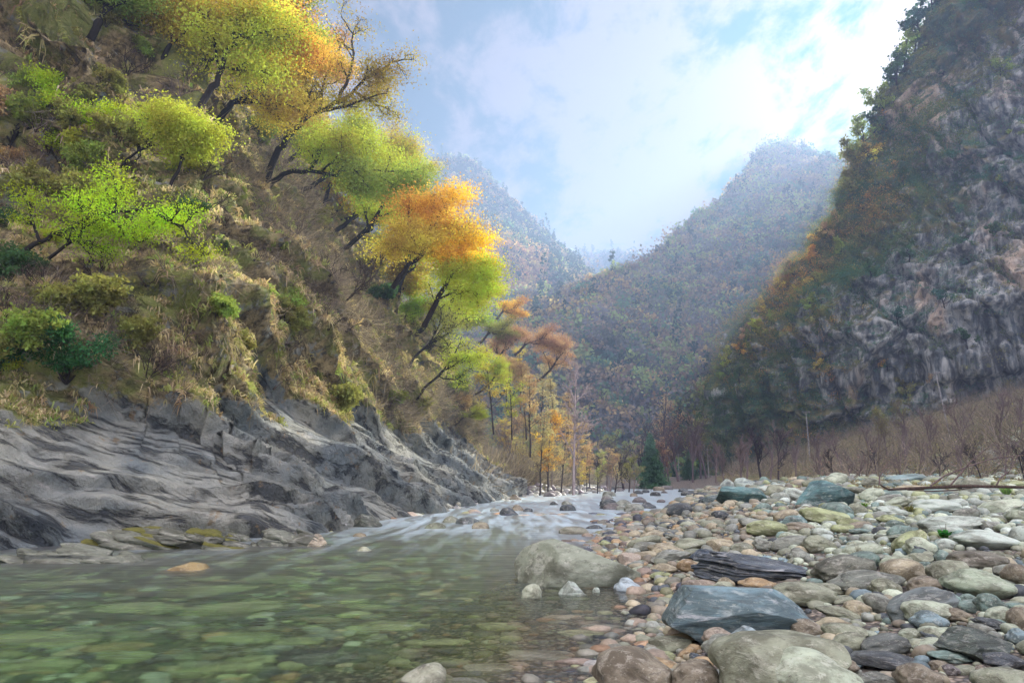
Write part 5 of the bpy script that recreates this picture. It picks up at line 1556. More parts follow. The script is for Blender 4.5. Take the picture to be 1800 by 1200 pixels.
HS = [  # cx, top, bottom, width, colour, proto index (negative: broken), roll, label
    (1113, 1137, 1236, 138, BRN, 0, 0, 'big round speckled brown boulder cut by the bottom edge, beside the clear shallows'),
    (1222, 1160, 1226, 88, BRN, 1, 0, 'round brown boulder at the bottom edge right of the big speckled brown one'),
    (1372, 1113, 1232, 232, OLG, 2, 0, 'huge dark mottled grey-olive boulder at the bottom edge behind the pale green one'),
    (1428, 1133, 1238, 168, PGR, 3, 0.12, 'big smooth pale green boulder with a brown foot at the bottom edge'),
    (1263, 1097, 1143, 54, PNK, 0, -0.1, 'smooth salmon pink oval stone in front of the blue slab boulder'),
    (1318, 1100, 1147, 68, (0.44, 0.52, 0.58), -2, 0, 'blue-white marbled stone touching the salmon pink one'),
    (1347, 1085, 1116, 46, BRN, 1, 0.5, 'tilted brown oval stone lying on the right end of the blue slab boulder'),
    (1335, 1073, 1093, 46, PNK, 5, 0.1, 'flat pinkish oval stone resting above the tilted brown one'),
    (1303, 1090, 1110, 30, PRP, 6, 0, 'small purplish stone between the marbled stone and the blue slab'),
    (1179, 1119, 1148, 74, OLG, 2, 0, 'flat olive stone on the wet sand left of the salmon pink one'),
    (1170, 1143, 1162, 36, YGS, 4, 0.1, 'small wet yellow-green stone in the puddle before the big brown boulder'),
    (1205, 1139, 1160, 36, ORB, 5, -0.5, 'small wet orange and yellow stone by the puddle'),
    (1172, 1131, 1146, 24, PRP, -3, 0, 'small dark violet angular stone on the flat olive stone'),
    (1224, 1146, 1161, 24, (0.14, 0.17, 0.22), -4, 0, 'little blue-grey wedge stone in the wet sand'),
    (1347, 910, 943, 76, YGS, 1, 0.05, 'bright yellow-green oval boulder in the middle of the cobbles'),
    (1450, 890, 922, 82, YGS, 2, 0.15, 'rough pale yellow boulder in front of the teal boulder'),
    (1439, 940, 972, 54, OLG, 0, 0, 'round olive-grey stone below the rough pale yellow boulder'),
    (1404, 962, 987, 38, GRY, 3, 0, 'round dark grey stone left below the round olive one'),
    (1303, 953, 976, 44, OLG, 1, 0, 'round olive stone above the streaked slab'), (1266, 946, 968, 46, TNB, 2, 0, 'tan loaf-shaped stone above the dark navy rock'),
    (1342, 943, 970, 36, GRY, 0, 0.2, 'plump grey stone right of the round olive stone'), (1160, 960, 983, 32, TNB, 0, 0, 'round tan-orange stone near the water behind the big grey boulder'),
    (1172, 952, 976, 66, TNB, 3, 0.1, 'long tan boulder behind the round tan-orange stone'), (1203, 969, 986, 26, ORB, 1, 0, 'small warm brown stone right of the long tan boulder'),
    (1106, 970, 999, 42, PNK, 2, 0, 'pinkish boulder touching the right end of the big grey boulder'), (1168, 990, 1009, 50, TNB, 3, 0, 'flat tan stone on the pebbly shore'),
    (1160, 1003, 1017, 38, YGS, 6, -0.1, 'low olive stone at the edge of the shallows'), (1233, 1019, 1040, 66, PNK, 2, 0, 'long salmon stone behind the blue slab boulder'),
    (1277, 1014, 1037, 30, TNB, 0, 0, 'squat tan stone between the long salmon and the orange stone'), (1335, 1013, 1040, 70, ORB, 3, 0.05, 'long orange-brown stone under the streaked slab'),
    (1412, 1018, 1070, 118, OLG, 1, 0.08, 'broad flat-topped olive boulder right of the blue slab'), (1484, 969, 1026, 104, (0.17, 0.165, 0.135), 0, -0.2, 'humped dark mottled boulder in the middle of the right bank'),
    (1524, 997, 1046, 124, (0.20, 0.205, 0.18), 3, -0.12, 'long dark olive boulder below the humped dark one'), (1557, 1015, 1052, 52, OLG, 0, 0, 'round olive boulder overlapping the long dark one'),
    (1624, 1012, 1046, 60, BRN, 1, 0, 'domed brown-olive boulder left of the largest pale green boulder'), (1667, 978, 1030, 68, OLG, 2, -0.1, 'round olive boulder behind the largest pale green boulder'),
    (1725, 995, 1058, 118, (0.40, 0.44, 0.34), 3, 0.1, 'largest smooth pale green boulder of the right bank'), (1718, 963, 1004, 104, (0.20, 0.175, 0.14), 1, 0.08, 'wide dark brown boulder just behind the largest pale green one'),
    (1573, 972, 1003, 56, PGR, 5, -0.1, 'pale oval stone behind the round olive boulder'), (1601, 931, 974, 62, YGS, 2, -0.45, 'leaning pale yellow-green stone beside the leafy plant'),
    (1618, 943, 980, 52, PGR, 0, 0, 'pale rounded stone in front of the leaning yellow-green one'), (1661, 946, 968, 38, WHT, 1, 0, 'small whitish egg-shaped stone beside the leafy plant'),
    (1735, 927, 968, 106, WHT, 3, 0.08, 'big whitish boulder at the right edge, flat and long'), (1673, 902, 938, 104, WHT, 2, -0.05, 'long whitish boulder behind the leafy plant'),
    (1661, 922, 943, 60, WHT, 1, 0, 'low whitish stone directly behind the leafy plant'), (1581, 918, 950, 44, TEA, 0, -0.4, 'leaning dark teal oval stone'),
    (1565, 902, 923, 46, YGS, 3, 0.1, 'small yellow-green oval stone behind the leaning teal one'), (1642, 873, 904, 90, WHT, 1, 0.03, 'long white boulder near the fallen branch'),
    (1760, 875, 906, 72, PGR, 2, -0.2, 'pale green boulder at the right edge under the fallen branch'), (1532, 853, 884, 44, PGR, 0, -0.5, 'upright pale stone at the left end of the fallen branch'),
    (1541, 1037, 1078, 50, GRY, 4, 0.3, 'cracked purplish grey stone in front of the long dark olive boulder'), (1507, 1054, 1087, 48, TNB, 0, 0, 'round brown stone beside the cracked grey one'),
    (1618, 1034, 1092, 126, (0.20, 0.22, 0.23), 1, -0.25, 'long smooth slate grey boulder rising to the right'), (1632, 1050, 1100, 82, PGR, 2, 0.05, 'pale rough boulder lying on the slate grey one'),
    (1635, 1073, 1112, 62, BLU, 3, 0, 'pale blue round stone with a lichen patch'), (1682, 1065, 1096, 48, BRN, 0, 0.1, 'mottled brown stone right of the pale blue one'),
    (1758, 1062, 1104, 54, PGR, 1, -0.1, 'pale green boulder at the right edge above the dark angular one'), (1742, 1038, 1085, 50, TEA, 0, 0.2, 'green-teal stone under the largest pale green boulder'),
    (1798, 1066, 1114, 48, BRN, 2, 0, 'brown boulder cut by the right edge'), (1715, 1107, 1169, 116, (0.12, 0.14, 0.125), -1, 0, 'dark angular boulder with smooth facets at the lower right'),
    (1792, 1104, 1137, 42, BLU, 3, 0, 'blue-grey stone cut by the right edge'), (1768, 1142, 1184, 74, (0.13, 0.14, 0.17), -6, 0.1, 'dark slaty stone at the right edge below the blue-grey one'),
    (1615, 1166, 1216, 76, BRN, 0, 0, 'round brown stone at the bottom edge with a pale scar'), (1770, 1176, 1236, 106, OLG, 2, 0, 'pale mottled boulder in the bottom right corner'),
    (1731, 1167, 1198, 30, PNK, -4, 0, 'small orange-pink triangular stone near the bottom right corner'), (1495, 1112, 1153, 66, OLG, 1, 0, 'olive-brown domed stone right of the huge mottled boulder'),
    (1419, 1087, 1128, 62, BRN, 0, 0, 'smooth grey-brown boulder right of the blue slab boulder'), (1469, 1085, 1114, 66, TNB, 3, 0, 'long tan boulder behind the olive ones'),
    (1485, 1092, 1132, 74, OLG, 2, 0.1, 'olive speckled boulder overlapping the long tan one'), (1555, 1113, 1158, 88, (0.15, 0.155, 0.15), 1, -0.15, 'dark grey boulder with a white seam in the lower middle of the bank'),
    (1558, 1147, 1187, 118, (0.16, 0.17, 0.19), -3, 0.05, 'flat folded slate slab near the bottom edge'), (1543, 1182, 1212, 80, GRY, -2, 0, 'flat grey slab cut by the bottom edge'),
    (1636, 1103, 1132, 38, OLG, 0, 0, 'small round olive-brown stone under the pale blue one'), (1600, 1104, 1130, 42, PGR, 1, 0, 'small green-grey stone beside the round olive-brown one'),
    (1671, 1167, 1192, 30, PRP, 0, 0, 'small violet-grey stone in the gravel near the bottom edge'), (1650, 1160, 1180, 30, BRN, 2, 0, 'small dull brown stone beside the violet-grey one'),
    (1621, 960, 981, 42, DRK, 0, 0.5, 'dark navy oval stone lying against the leaning pale stones'), (1658, 966, 990, 32, TEA, 3, 0, 'small teal stone below the small whitish egg'),
    (1620, 982, 1002, 34, TEA, -4, -0.3, 'dark teal broken stone below the navy oval'), (1617, 971, 996, 44, OLG, 2, 0, 'small olive-grey stone under the navy oval'),
    (1642, 1113, 1136, 46, (0.1, 0.12, 0.14), -2, 0.5, 'dark slaty splinter tilted in the gravel'),
    (1700, 1043, 1062, 30, TEA, 1, 0, 'small dark teal stone tucked under the largest pale green boulder'), (1677, 1048, 1068, 26, DRK, 2, 0.3, 'small near-black stone tucked beside the largest pale green boulder'),
    (1560, 860, 876, 44, TEA, 4, 0, 'teal stone below the fallen branch'), (1600, 852, 866, 60, TNB, 5, 0, 'low tan boulder just below the fallen branch'), (1590, 832, 850, 62, (0.30, 0.40, 0.42), -5, 0, 'flat blue-grey slab beyond the fallen branch'),
    (1535, 838, 858, 40, OLG, -2, 0, 'low olive slab left of the flat blue-grey slab'), (1398, 905, 930, 44, (0.25, 0.36, 0.37), -3, 0, 'pale teal block at the left foot of the teal boulder'), (1395, 860, 872, 30, YGS, 1, 0, 'small pale stone touching the teal boulder'),
    (1495, 908, 930, 50, YGS, 5, 0.2, 'greenish flat stone right of the rough pale yellow boulder'), (1505, 884, 905, 36, OLG, 6, 0, 'grey-green stone at the right foot of the teal boulder'), (1482, 920, 937, 40, YGS, 7, 0, 'smooth yellowish stone before the greenish flat stone'),
    (1510, 915, 932, 44, BRN, 8, -0.2, 'brown rough stone behind the small teal dome'), (1512, 928, 938, 40, TEA, 9, 0, 'low teal dome showing among the cobbles'), (1545, 925, 940, 26, DRK, 5, 0, 'small dark blue stone left of the leaning teal one'),
]
for (cx, tp, bt, wp, colr, pi_, roll, label) in HS:
    me_ = RND_ST[pi_] if pi_ >= 0 else ANG_ST[-pi_ - 1]
    put_stone(cx, tp, bt, wp, colr, me_, label, roll=roll)
WS = [  # stones standing in or at the water
    (935, 1026, 1050, 38, (0.46, 0.46, 0.36), 1, 0, 'small pale domed stone in the shallows before the big grey boulder'), (1007, 1021, 1046, 50, WHT, -2, 0, 'small white stone with a black foot before the big grey boulder'),
    (1103, 1015, 1038, 48, (0.48, 0.54, 0.62), 3, 0, 'wet bluish white stone at the right foot of the big grey boulder'), (1048, 1032, 1040, 14, WHT, 1, 0, 'tiny white pebble beside the white stone with the black foot'),
    (1009, 921, 938, 58, (0.27, 0.25, 0.20), 1, 0.1, 'low brown dome in the current behind the big grey boulder'), (1044, 922, 929, 32, DRK, 4, 0, 'flat dark stone right of the low brown dome'), (1064, 949, 957, 26, YGS, 3, 0, 'flat pale stone in the water right behind the big grey boulder'),
    (556, 938, 960, 40, (0.50, 0.40, 0.31), -1, 0, 'pale pinkish angular stone at the end of the dark ledge'), (632, 936, 943, 26, (0.34, 0.27, 0.19), 5, 0, 'low rounded stone poking from the calm water'), (640, 960, 968, 30, (0.46, 0.44, 0.33), 6, 0, 'small light stone barely above the green water'),
    (764, 918, 929, 40, (0.24, 0.25, 0.18), 7, 0, 'low olive stone in midstream below the strata'), (846, 917, 929, 34, (0.34, 0.29, 0.21), 8, 0, 'low brown stone in midstream'), (822, 908, 921, 52, (0.18, 0.20, 0.21), -3, 0, 'flat dark slab in midstream beside the brown stone'),
    (795, 906, 918, 40, (0.26, 0.26, 0.2), 9, 0, 'smooth grey hump in midstream near the left rocks'), (330, 988, 1003, 84, (0.36, 0.25, 0.12), 4, 0, 'flat orange stone just breaking the water near the left ledge'), (645, 903, 926, 76, (0.10, 0.105, 0.085), -2, 0, 'dark mossy rock at the foot of the left slabs'),
    (745, 1163, 1198, 100, (0.40, 0.38, 0.30), 1, -0.25, 'tapered grey stone breaking the surface near the bottom edge'), (1105, 937, 948, 34, (0.08, 0.10, 0.10), -4, 0, 'dark wet rock at the shore behind the big grey boulder'),
    (1140, 922, 935, 34, (0.09, 0.09, 0.10), 5, 0, 'dark wet stone near the shore cobbles'), (1145, 909, 920, 36, (0.22, 0.17, 0.12), 6, 0, 'brown stone at the narrowing of the rapid')]
for (cx, tp, bt, wp, colr, pi_, roll, label) in WS:
    me_ = RND_ST[pi_] if pi_ >= 0 else ANG_ST[-pi_ - 1]
    put_stone(cx, tp, bt, wp, colr, me_, label, roll=roll, onwater=True, thick=0.8)

# layered ledges at the foot of the left slabs
LEDGES = [(292, 914, 966, 330, 911, 'mossy dark layered ledge lying along the foot of the left slabs', True), (150, 940, 990, 330, 913, 'low dark layered ledge at the left edge of the water', False),
          (515, 916, 960, 160, 915, 'small dark layered ledge farther right along the water', False), (405, 926, 952, 130, 917, 'narrow tail of dark rock between the two mossy ledges', True)]
for cx, tp, bt, wp, sd, label, moss in LEDGES:
    lr = np.random.default_rng(sd)
    VV, FF, MV, MF, off, mof = [], [], [], [], 0, 0
    for k in range(100):
        v, f = stone_shape(3, sd * 7 + k, e=3.2, amp=0.3, facets=5, facet_d=(.55, .85), rough=0.03)
        u_ = lr.uniform(-0.42, 0.42); w__ = lr.uniform(-0.5, 0.5); hh_ = (1 - (u_ / 0.52) ** 4) * (1 - w__ ** 2)
        lz = lr.uniform(0, 1) ** 0.7 * hh_ * 0.8 - 0.35
        q = v * (lr.uniform(.16, .42), lr.uniform(.4, .9), lr.uniform(.14, .30))
        a_ = lr.normal(0.10, 0.06); q = np.stack([q[:, 0], q[:, 1], q[:, 2] - q[:, 0] * a_ * 4], 1) + (u_, w__ * .6, lz)
        VV.append(q); FF.append(f + off); off += len(q)
        if moss and lz > -0.05 and lr.random() < 0.5:
            kp = v[f].mean(1)[:, 2] > 0.12
            MV.append(q + (0, 0, 0.012)); MF.append(f[kp] + mof); mof += len(q)
    VV = np.concatenate(VV); lo_, hi_ = VV.min(0), VV.max(0)
    me_ = mesh_np('rock_ledge', (VV - (lo_ + hi_) / 2) / (hi_ - lo_), np.concatenate(FF)); me_.materials.append(M_CRACK)
    o = put_stone(cx, tp, bt, wp, (0.20, 0.20, 0.165), me_, label, onwater=True, thick=0.30, sink=0.25, name='rock_ledge', cat='rock ledge', group='dark ledges along the left waterline', roll=0.001)
    if moss and MV:
        mo = link('moss', mesh_np('moss', (np.concatenate(MV) - (lo_ + hi_) / 2) / (hi_ - lo_), np.concatenate(MF)), M_MOSS, o)

# submerged stones seen through the water
sr = np.random.default_rng(909)
UW = [(75, 1138, 150, YGS), (428, 1135, 95, YGS), (210, 1168, 92, YGS), (205, 1152, 90, ORB), (690, 1105, 100, YGS), (585, 1160, 150, DRK), (370, 1047, 120, YGS), (420, 1086, 150, YGS), (240, 1078, 140, YGS), (490, 1030, 110, YGS), (190, 1118, 80, OLG),
      (110, 1034, 120, YGS), (85, 1022, 60, YGS), (590, 1008, 90, YGS), (600, 1060, 90, GRY), (540, 1063, 40, ORB), (400, 1185, 90, YGS), (60, 1190, 110, YGS), (320, 1165, 60, OLG), (450, 1170, 80, YGS), (525, 1135, 70, YGS), (1060, 1056, 60, OLG), (1025, 1070, 70, YGS),
      (1118, 1084, 60, YGS), (1140, 1070, 42, ORB), (1080, 1105, 90, GRY), (990, 1168, 80, TNB), (860, 1160, 70, OLG), (950, 1110, 90, OLG), (880, 1085, 70, YGS), (820, 1065, 80, DRK), (770, 1060, 90, DRK), (1065, 1128, 62, YGS), (1085, 1142, 60, TNB), (905, 1190, 90, YGS),
      (640, 1030, 90, YGS), (700, 1000, 80, YGS), (300, 1110, 70, GRY), (130, 1060, 80, TEA), (30, 1090, 70, ORB), (650, 1075, 70, YGS), (560, 1100, 60, TNB), (780, 1120, 70, YGS), (730, 1140, 60, BRN), (990, 1050, 60, TNB), (820, 1180, 60, GRY), (340, 1195, 70, YGS), (1010, 1110, 60, BRN)]
for px, py, wp, colr in UW:
    q = ray_ground(px, py + 8, 40)
    if q is None: continue
    x0, y0, g = q
    # refraction lifts the bed: bring the stone a little closer than the straight sight line
    kx = 0.80 if y0 > 7 else 0.88
    xs_, ys_ = x0 * kx, y0 * kx
    gg = gz(xs_, ys_)
    wd = wp / F * ys_ * 1.25
    hgt = min(wd * 0.30, max(0.1, -gg * 0.75))
    o = link('stone', RND_ST[int(sr.integers(0, 12))])
    c2 = tuple(min(0.75, c * 1.25) for c in colr) if colr != DRK else colr
    o.color = (*c2, 1)
    o.location = (xs_, ys_, gg + hgt * 0.25)
    o.scale = (wd, wd * 0.55, hgt)
    o.rotation_euler = (0, 0, sr.uniform(-0.25, 0.35))
    STONES.append((xs_, ys_, wd / 2))
    side = 'left of the blue slab' if px > 950 else ('at bottom centre' if px > 640 and py > 1040 else ('by the bottom left corner' if px < 320 and py > 1080 else ('in mid pool' if px < 640 and py > 1020 else 'farther out in the pool')))
    pend(o, f'{SN[colr]} flat submerged stone', side, 'stone', 'stones on the river bed under water', o.location)

# middling stones of the bar, each its own thing
LM = [(1293, 1085, 'the blue slab boulder'), (1449, 870, 'the large teal boulder'), (1325, 1000, 'the streaked slab'), (1347, 927, 'the yellow-green oval boulder'), (1484, 1000, 'the humped dark boulder'), (1725, 1030, 'the largest pale green boulder'),
      (1601, 955, 'the leaning yellow-green stone'), (1642, 890, 'the long white boulder'), (1618, 1065, 'the slate grey boulder'), (1372, 1170, 'the huge mottled boulder'), (1715, 1140, 'the dark angular boulder'), (1299, 870, 'the teal rock with white slabs'),
      (1735, 945, 'the big whitish boulder'), (1160, 975, 'the round tan-orange stone'), (1540, 1150, 'the flat folded slate slab')]


def near_lm(px, py):
    L = min(LM, key=lambda m_: (m_[0] - px) ** 2 + (2 * (m_[1] - py)) ** 2)
    dx, dy = px - L[0], py - L[1]
    if abs(dx) > 1.6 * abs(dy): w_ = 'right of' if dx > 0 else 'left of'
    else: w_ = 'in front of' if dy > 0 else 'behind'
    return f'{w_} {L[2]}'


def bank_colour(px, py, rng):
    if px < 1330: pool = [TNB, BRN, ORB, GRY, OLG, OLG, DRK, TNB, GRY]
    elif py < 985 and px > 1440: pool = [PGR, WHT, YGS, OLG, TEA, PGR, GRY]
    elif py < 930: pool = [TNB, OLG, GRY, YGS, TEA, BRN, WHT]
    else: pool = [OLG, GRY, OLG, PGR, BLU, DRK, TNB, TEA, OLG, GRY, BRN, PGR, PGR]
    return pool[int(rng.integers(0, len(pool)))]


def free(x, y, r_):
    for (a, b, c) in STONES:
        if abs(a - x) < r_ + c and (a - x) ** 2 + (b - y) ** 2 < (0.62 * (r_ + c)) ** 2: return False
    return True


n_mid = 0
tries = 0
while n_mid < 112 and tries < 5000:
    tries += 1
    px, py = sr.uniform(1080, 1830), 856 + (sr.random() ** 1.35) * 344
    q = ray_ground(px, py)
    if q is None or q[2] < 0.03 or q[1] > 60: continue
    wp = 28 + 46 * sr.random() ** 2 * (0.5 + (py - 850) / 350) + (py - 850) * 0.05
    r_ = wp / F * q[1] / 2
    if not free(q[0], q[1] + r_, r_): continue
    colr = bank_colour(px, py, sr)
    ang_ = sr.random() < 0.16
    shp = 'broken' if ang_ else ('round' if sr.random() < 0.4 else 'oval')
    hp = wp * (0.62 if shp == 'round' else 0.42)
    o = put_stone(px, py - hp, py, wp, colr, ANG_ST[int(sr.integers(0, 6))] if ang_ else RND_ST[int(sr.integers(0, 12))], roll=sr.uniform(-0.25, 0.25), rz=sr.choice([0, math.pi]) + sr.uniform(-.3, .3))
    if o is None: continue
    pend(o, f'{"small" if wp < 36 else "medium"} {shp} {SN[colr]} stone', near_lm(px, py - hp / 2), 'stone', 'stones of the river bed', o.location)
    n_mid += 1
# dark stones breaking the rapid
n_r = 0; tries = 0
while n_r < 44 and tries < 3000:
    tries += 1
    left = sr.random() < 0.5
    py = sr.uniform(858, 905)
    if left: px = sr.uniform(830, 1100)
    else: px = sr.uniform(1040, 1215)
    x0, y0 = on_water(px, py)
    if left and x0 - shoreL(y0) > 0.45 * (shoreR(y0) - shoreL(y0)) and sr.random() < 0.85: continue
    if x0 < shoreL(y0) - 1 or x0 > shoreR(y0) + 1: continue
    wp = sr.uniform(12, 30) * (0.6 + (py - 855) / 60)
    r_ = wp / F * y0 / 2
    if not free(x0, y0, r_): continue
    colr = [DRK, DRK, BRN, GRY, PRP][int(sr.integers(0, 5))]
    o = put_stone(px, py - wp * 0.38, py, wp, colr, RND_ST[int(sr.integers(0, 12))], onwater=True)
    pend(o, f'{SN[colr]} low stone', 'breaking the white rapid near its left side' if left else 'breaking the white rapid near its right side', 'stone', 'stones of the river bed', o.location)
    n_r += 1

# cobbles and pebbles past counting
def cobbles(name, label, n, sampler, rng):
    V, Fc, C_ = [], [], []
    off = 0
    prot = {s_: [stone_shape(s_, 300 + i, e=2.3, amp=0.22, facets=3 * (i % 2), facet_d=(.65, .9), rough=0) for i in range(8)] for s_ in (1, 2)}
    for k in range(n):
        x, y, z, r_, cc = sampler(rng)
        pxw = r_ / max(y, 1) * F
        v, f = prot[2 if pxw > 5.5 else 1][int(rng.integers(0, 8))]
        sx, sy, sz = r_ * 2 * rng.uniform(.75, 1.3), r_ * 2 * rng.uniform(.7, 1.1), r_ * 2 * rng.uniform(.45, .8)
        a = rng.uniform(0, 6.28); tl_ = rng.normal(0, 0.2)
        ca, sa = math.cos(a), math.sin(a); ct, st_ = math.cos(tl_), math.sin(tl_)
        w_ = v * (sx, sy, sz)
        w_ = np.stack([w_[:, 0] * ct + w_[:, 2] * st_, w_[:, 1], -w_[:, 0] * st_ + w_[:, 2] * ct], 1)
        w_ = np.stack([w_[:, 0] * ca - w_[:, 1] * sa, w_[:, 0] * sa + w_[:, 1] * ca, w_[:, 2]], 1) + (x, y, z + sz * 0.22)
        V.append(w_); Fc.append(f + off); off += len(w_)
        C_.append(np.repeat([cc], len(f), 0))
    C_ = np.concatenate(C_)
    me = mesh_np(name, np.concatenate(V), np.concatenate(Fc), attrs={'col': ('FACE', 'FLOAT_COLOR', np.concatenate([C_, np.ones((len(C_), 1))], 1))})
    return tag(link(name, me, M_PEB), label, kind='stuff')


HSX = np.array([q_ for q_ in STONES if q_[2] > 0.16])


def samp_bank(rng):
    while True:
        y = 4.2 * math.exp(rng.random() ** 0.85 * math.log(95 / 4.2))
        x = shoreR(y) - 0.5 + rng.random() ** 1.25 * (0.95 * y + 2.5 - shoreR(y))
        if x > shoreR(y) - 0.6:
            if len(HSX) == 0 or np.all(((HSX[:, 0] - x) / HSX[:, 2]) ** 2 + ((HSX[:, 1] - y) / (HSX[:, 2] * 0.8)) ** 2 > 0.72): break
    s_ = math.exp(min(rng.normal(-0.62, 0.60), 0.45))
    r_ = (0.024 + 0.0052 * y) * s_
    px, py = project((x, y, 0.3))
    cc = np.array(bank_colour(px, py, rng)); cc = (cc * 0.92 + cc.mean() * 0.08) * rng.uniform(0.5, 1.15) * (0.95, 1.04, 0.93)
    return x, y, gz(x, y), r_, cc


def samp_bed(rng):
    while True:
        y = 4.0 * math.exp(rng.random() * math.log(34 / 4.0))
        L_, R_ = shoreL(y), shoreR(y)
        x = L_ + rng.random() ** 0.8 * (R_ + 0.3 - L_)
        if abs(x) < 0.85 * y + 1: break
    r_ = (0.035 + 0.005 * y) * math.exp(min(rng.normal(-0.25, 0.5), 0.5)) * (1.35 if x < R_ - 3 else 1)
    cc = np.array(([YGS, TNB, OLG, ORB, YGS, GRY, DRK, PGR] if x < R_ - 2.6 else [TNB, ORB, TNB, BRN, OLG, YGS, DRK, OLG])[int(rng.integers(0, 8))]) * (rng.uniform(0.6, 1.7) if x < R_ - 2.6 else rng.uniform(0.45, 0.95))
    return x, y, gz(x, y), r_, np.clip(cc, 0, .8)


def samp_left(rng):
    y = 38 * math.exp(rng.random() * math.log(115 / 38))
    x = shoreL(y) + rng.normal(0, 1.6) + 0.4
    r_ = 0.0036 * y * math.exp(min(rng.normal(0, 0.5), 0.7))
    cc = np.array([GRY, DRK, OLG, GRY, PGR, PRP][int(rng.integers(0, 6))]) * rng.uniform(0.6, 1.2)
    return x, y, gz(x, y), r_, cc


import time as _t
_t0 = _t.time()
_gzc = gz
# fast ground lookups for the many small stones
GX0, GX1, GY0, GY1, GN = -20.0, 80.0, 2.0, 120.0, 900
_gx, _gy = np.meshgrid(np.linspace(GX0, GX1, GN), np.linspace(GY0, GY1, GN))
_GZ = ground_z(_gx, _gy)
def gz(x, y):
    i = min(max((y - GY0) / (GY1 - GY0) * (GN - 1), 0), GN - 2); j = min(max((x - GX0) / (GX1 - GX0) * (GN - 1), 0), GN - 2)
    a, b = int(i), int(j); u, v = i - a, j - b
    return float(_GZ[a, b] * (1 - u) * (1 - v) + _GZ[a + 1, b] * u * (1 - v) + _GZ[a, b + 1] * (1 - u) * v + _GZ[a + 1, b + 1] * u * v)


cobbles('cobbles', 'cobbles and pebbles filling the right bank between the bigger stones', 15500, samp_bank, np.random.default_rng(31))
cobbles('cobbles', 'pebbles and cobbles covering the river bed under the clear water', 5200, samp_bed, np.random.default_rng(32))
cobbles('cobbles', 'stony margin of the river along the far left bank', 1500, samp_left, np.random.default_rng(33))

# ------------------------------------------------------------------ fallen branch, plants on the bar
root = bpy.data.objects.new('fallen_branch', None); COL.objects.link(root)
Yb = 21.0
root.location = at(1660, 860, Yb)
o3 = np.array(root.location)
def bpts(L, dy=0): return [np.array(at(a, b, Yb + dy * i)) - o3 for i, (a, b) in enumerate(L)]
T = Tree(41)
L1 = bpts([(1548, 852), (1562, 860), (1600, 858), (1650, 856), (1700, 854), (1760, 855), (1850, 857)], 0.05)
T.tube(L1, [0.02, 0.035, 0.045, 0.05, 0.05, 0.045, 0.04], 7)
T.tube(bpts([(1595, 861), (1640, 863), (1680, 861), (1710, 857)], 0.05), [0.014, 0.02, 0.02, 0.012], 5)
w_ = link('bough', T.wood('bough'), M_BARK, root); w_.color = (0.09, 0.065, 0.05, 1)
for L_ in ([(1636, 853), (1660, 836), (1700, 820), (1740, 807), (1800, 799), (1850, 796)], [(1670, 853), (1690, 830), (1705, 812), (1725, 795), (1750, 776)], [(1546, 852), (1546, 838), (1556, 822), (1562, 809)], [(1752, 852), (1758, 840), (1774, 828), (1790, 800)]):
    T = Tree(42); T.tube(bpts(L_, 0.1), np.linspace(0.026, 0.009, len(L_)), 5)
    w_ = link('branch', T.wood('branch'), M_BARK, root); w_.color = (0.16, 0.12, 0.11, 1)
tag(root, 'long bare fallen branch lying across the stones with thin side shoots rising', 'fallen branch')

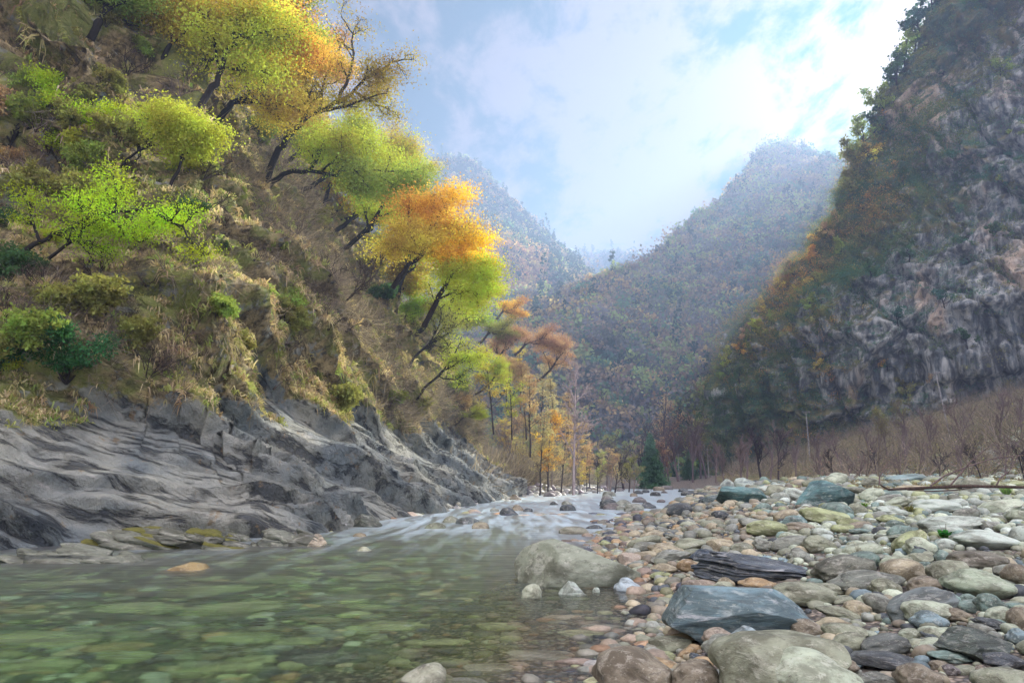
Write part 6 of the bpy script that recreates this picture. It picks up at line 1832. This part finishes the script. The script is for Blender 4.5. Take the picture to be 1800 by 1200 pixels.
def herb(px, py, h, colr, label, seed, n=60, leafw=0.05, broad=False, name='plant'):
    q = ray_ground(px, py)
    rg = np.random.default_rng(seed)
    root = bpy.data.objects.new(name, None); COL.objects.link(root); root.location = (q[0], q[1], q[2])
    V, Fc = [], []
    for k in range(n):
        a = rg.uniform(0, 6.28); ln = h * rg.uniform(.6, 1.2); sp_ = rg.uniform(0.2, 0.8)
        d = np.array([math.cos(a) * sp_, math.sin(a) * sp_, 1]); d /= np.linalg.norm(d)
        b0 = np.array([math.cos(a), math.sin(a), 0]) * rg.uniform(0, .12) * h
        side = np.cross(d, [0, 0, 1]); side /= np.linalg.norm(side); side *= leafw * (1.0 if not broad else 2.2) * h
        p1 = b0 + d * ln * 0.55; p2 = p1 + (d + np.array([0, 0, -0.9])) * ln * 0.35
        i0 = len(V)
        V += [b0 - side * .3, b0 + side * .3, p1 + side, p1 - side, p2 + side * .15, p2 - side * .15]
        Fc += [[i0, i0 + 1, i0 + 2, i0 + 3], [i0 + 3, i0 + 2, i0 + 4, i0 + 5]]
    me = mesh_np('blades', V, Fc, smooth=False, attrs={'tint': ('FACE', 'FLOAT', rg.random(len(Fc)))})
    lf = link('leaves', me, M_LEAF, root); lf.color = (*colr, 1)
    st_ = []
    T = Tree(seed)
    for k in range(5):
        a = rg.uniform(0, 6.28)
        T.tube([(0, 0, -0.03), (math.cos(a) * .1 * h, math.sin(a) * .1 * h, h * .5), (math.cos(a) * .25 * h, math.sin(a) * .25 * h, h * .95)], [0.012 * h, 0.01 * h, 0.004 * h], 4)
    s2 = link('stem', T.wood('stems'), M_BARK, root); s2.color = (0.2, 0.16, 0.08, 1)
    tag(root, label, 'plant', 'plants growing between the stones')


herb(1418, 922, 0.34, (0.30, 0.38, 0.08), 'tuft of yellow-green grass beside the rough pale yellow boulder', 61, 90, 0.03)
herb(1662, 950, 0.30, (0.06, 0.24, 0.04), 'leafy bright green plant between the whitish boulders', 62, 40, 0.06, True)
herb(1520, 895, 0.34, (0.16, 0.34, 0.05), 'small bright green plant at the right foot of the teal boulder', 63, 60, 0.04)
herb(1601, 905, 0.42, (0.22, 0.22, 0.07), 'dry olive shrublet in front of the long white boulder', 64, 90, 0.03)
herb(1352, 885, 0.28, (0.20, 0.36, 0.06), 'small green sprig left of the large teal boulder', 65, 50, 0.03)
herb(1770, 872, 0.7, (0.22, 0.36, 0.10), 'soft light green weeds under the right part of the fallen branch', 66, 140, 0.02)
herb(1510, 985, 0.30, (0.16, 0.09, 0.05), 'thin dry reddish stalk standing over the humped dark boulder', 67, 14, 0.015)
herb(1625, 925, 0.22, (0.16, 0.32, 0.05), 'green leaves in the gap behind the leaning yellow-green stone', 68, 40, 0.05, True)
settle_labels()
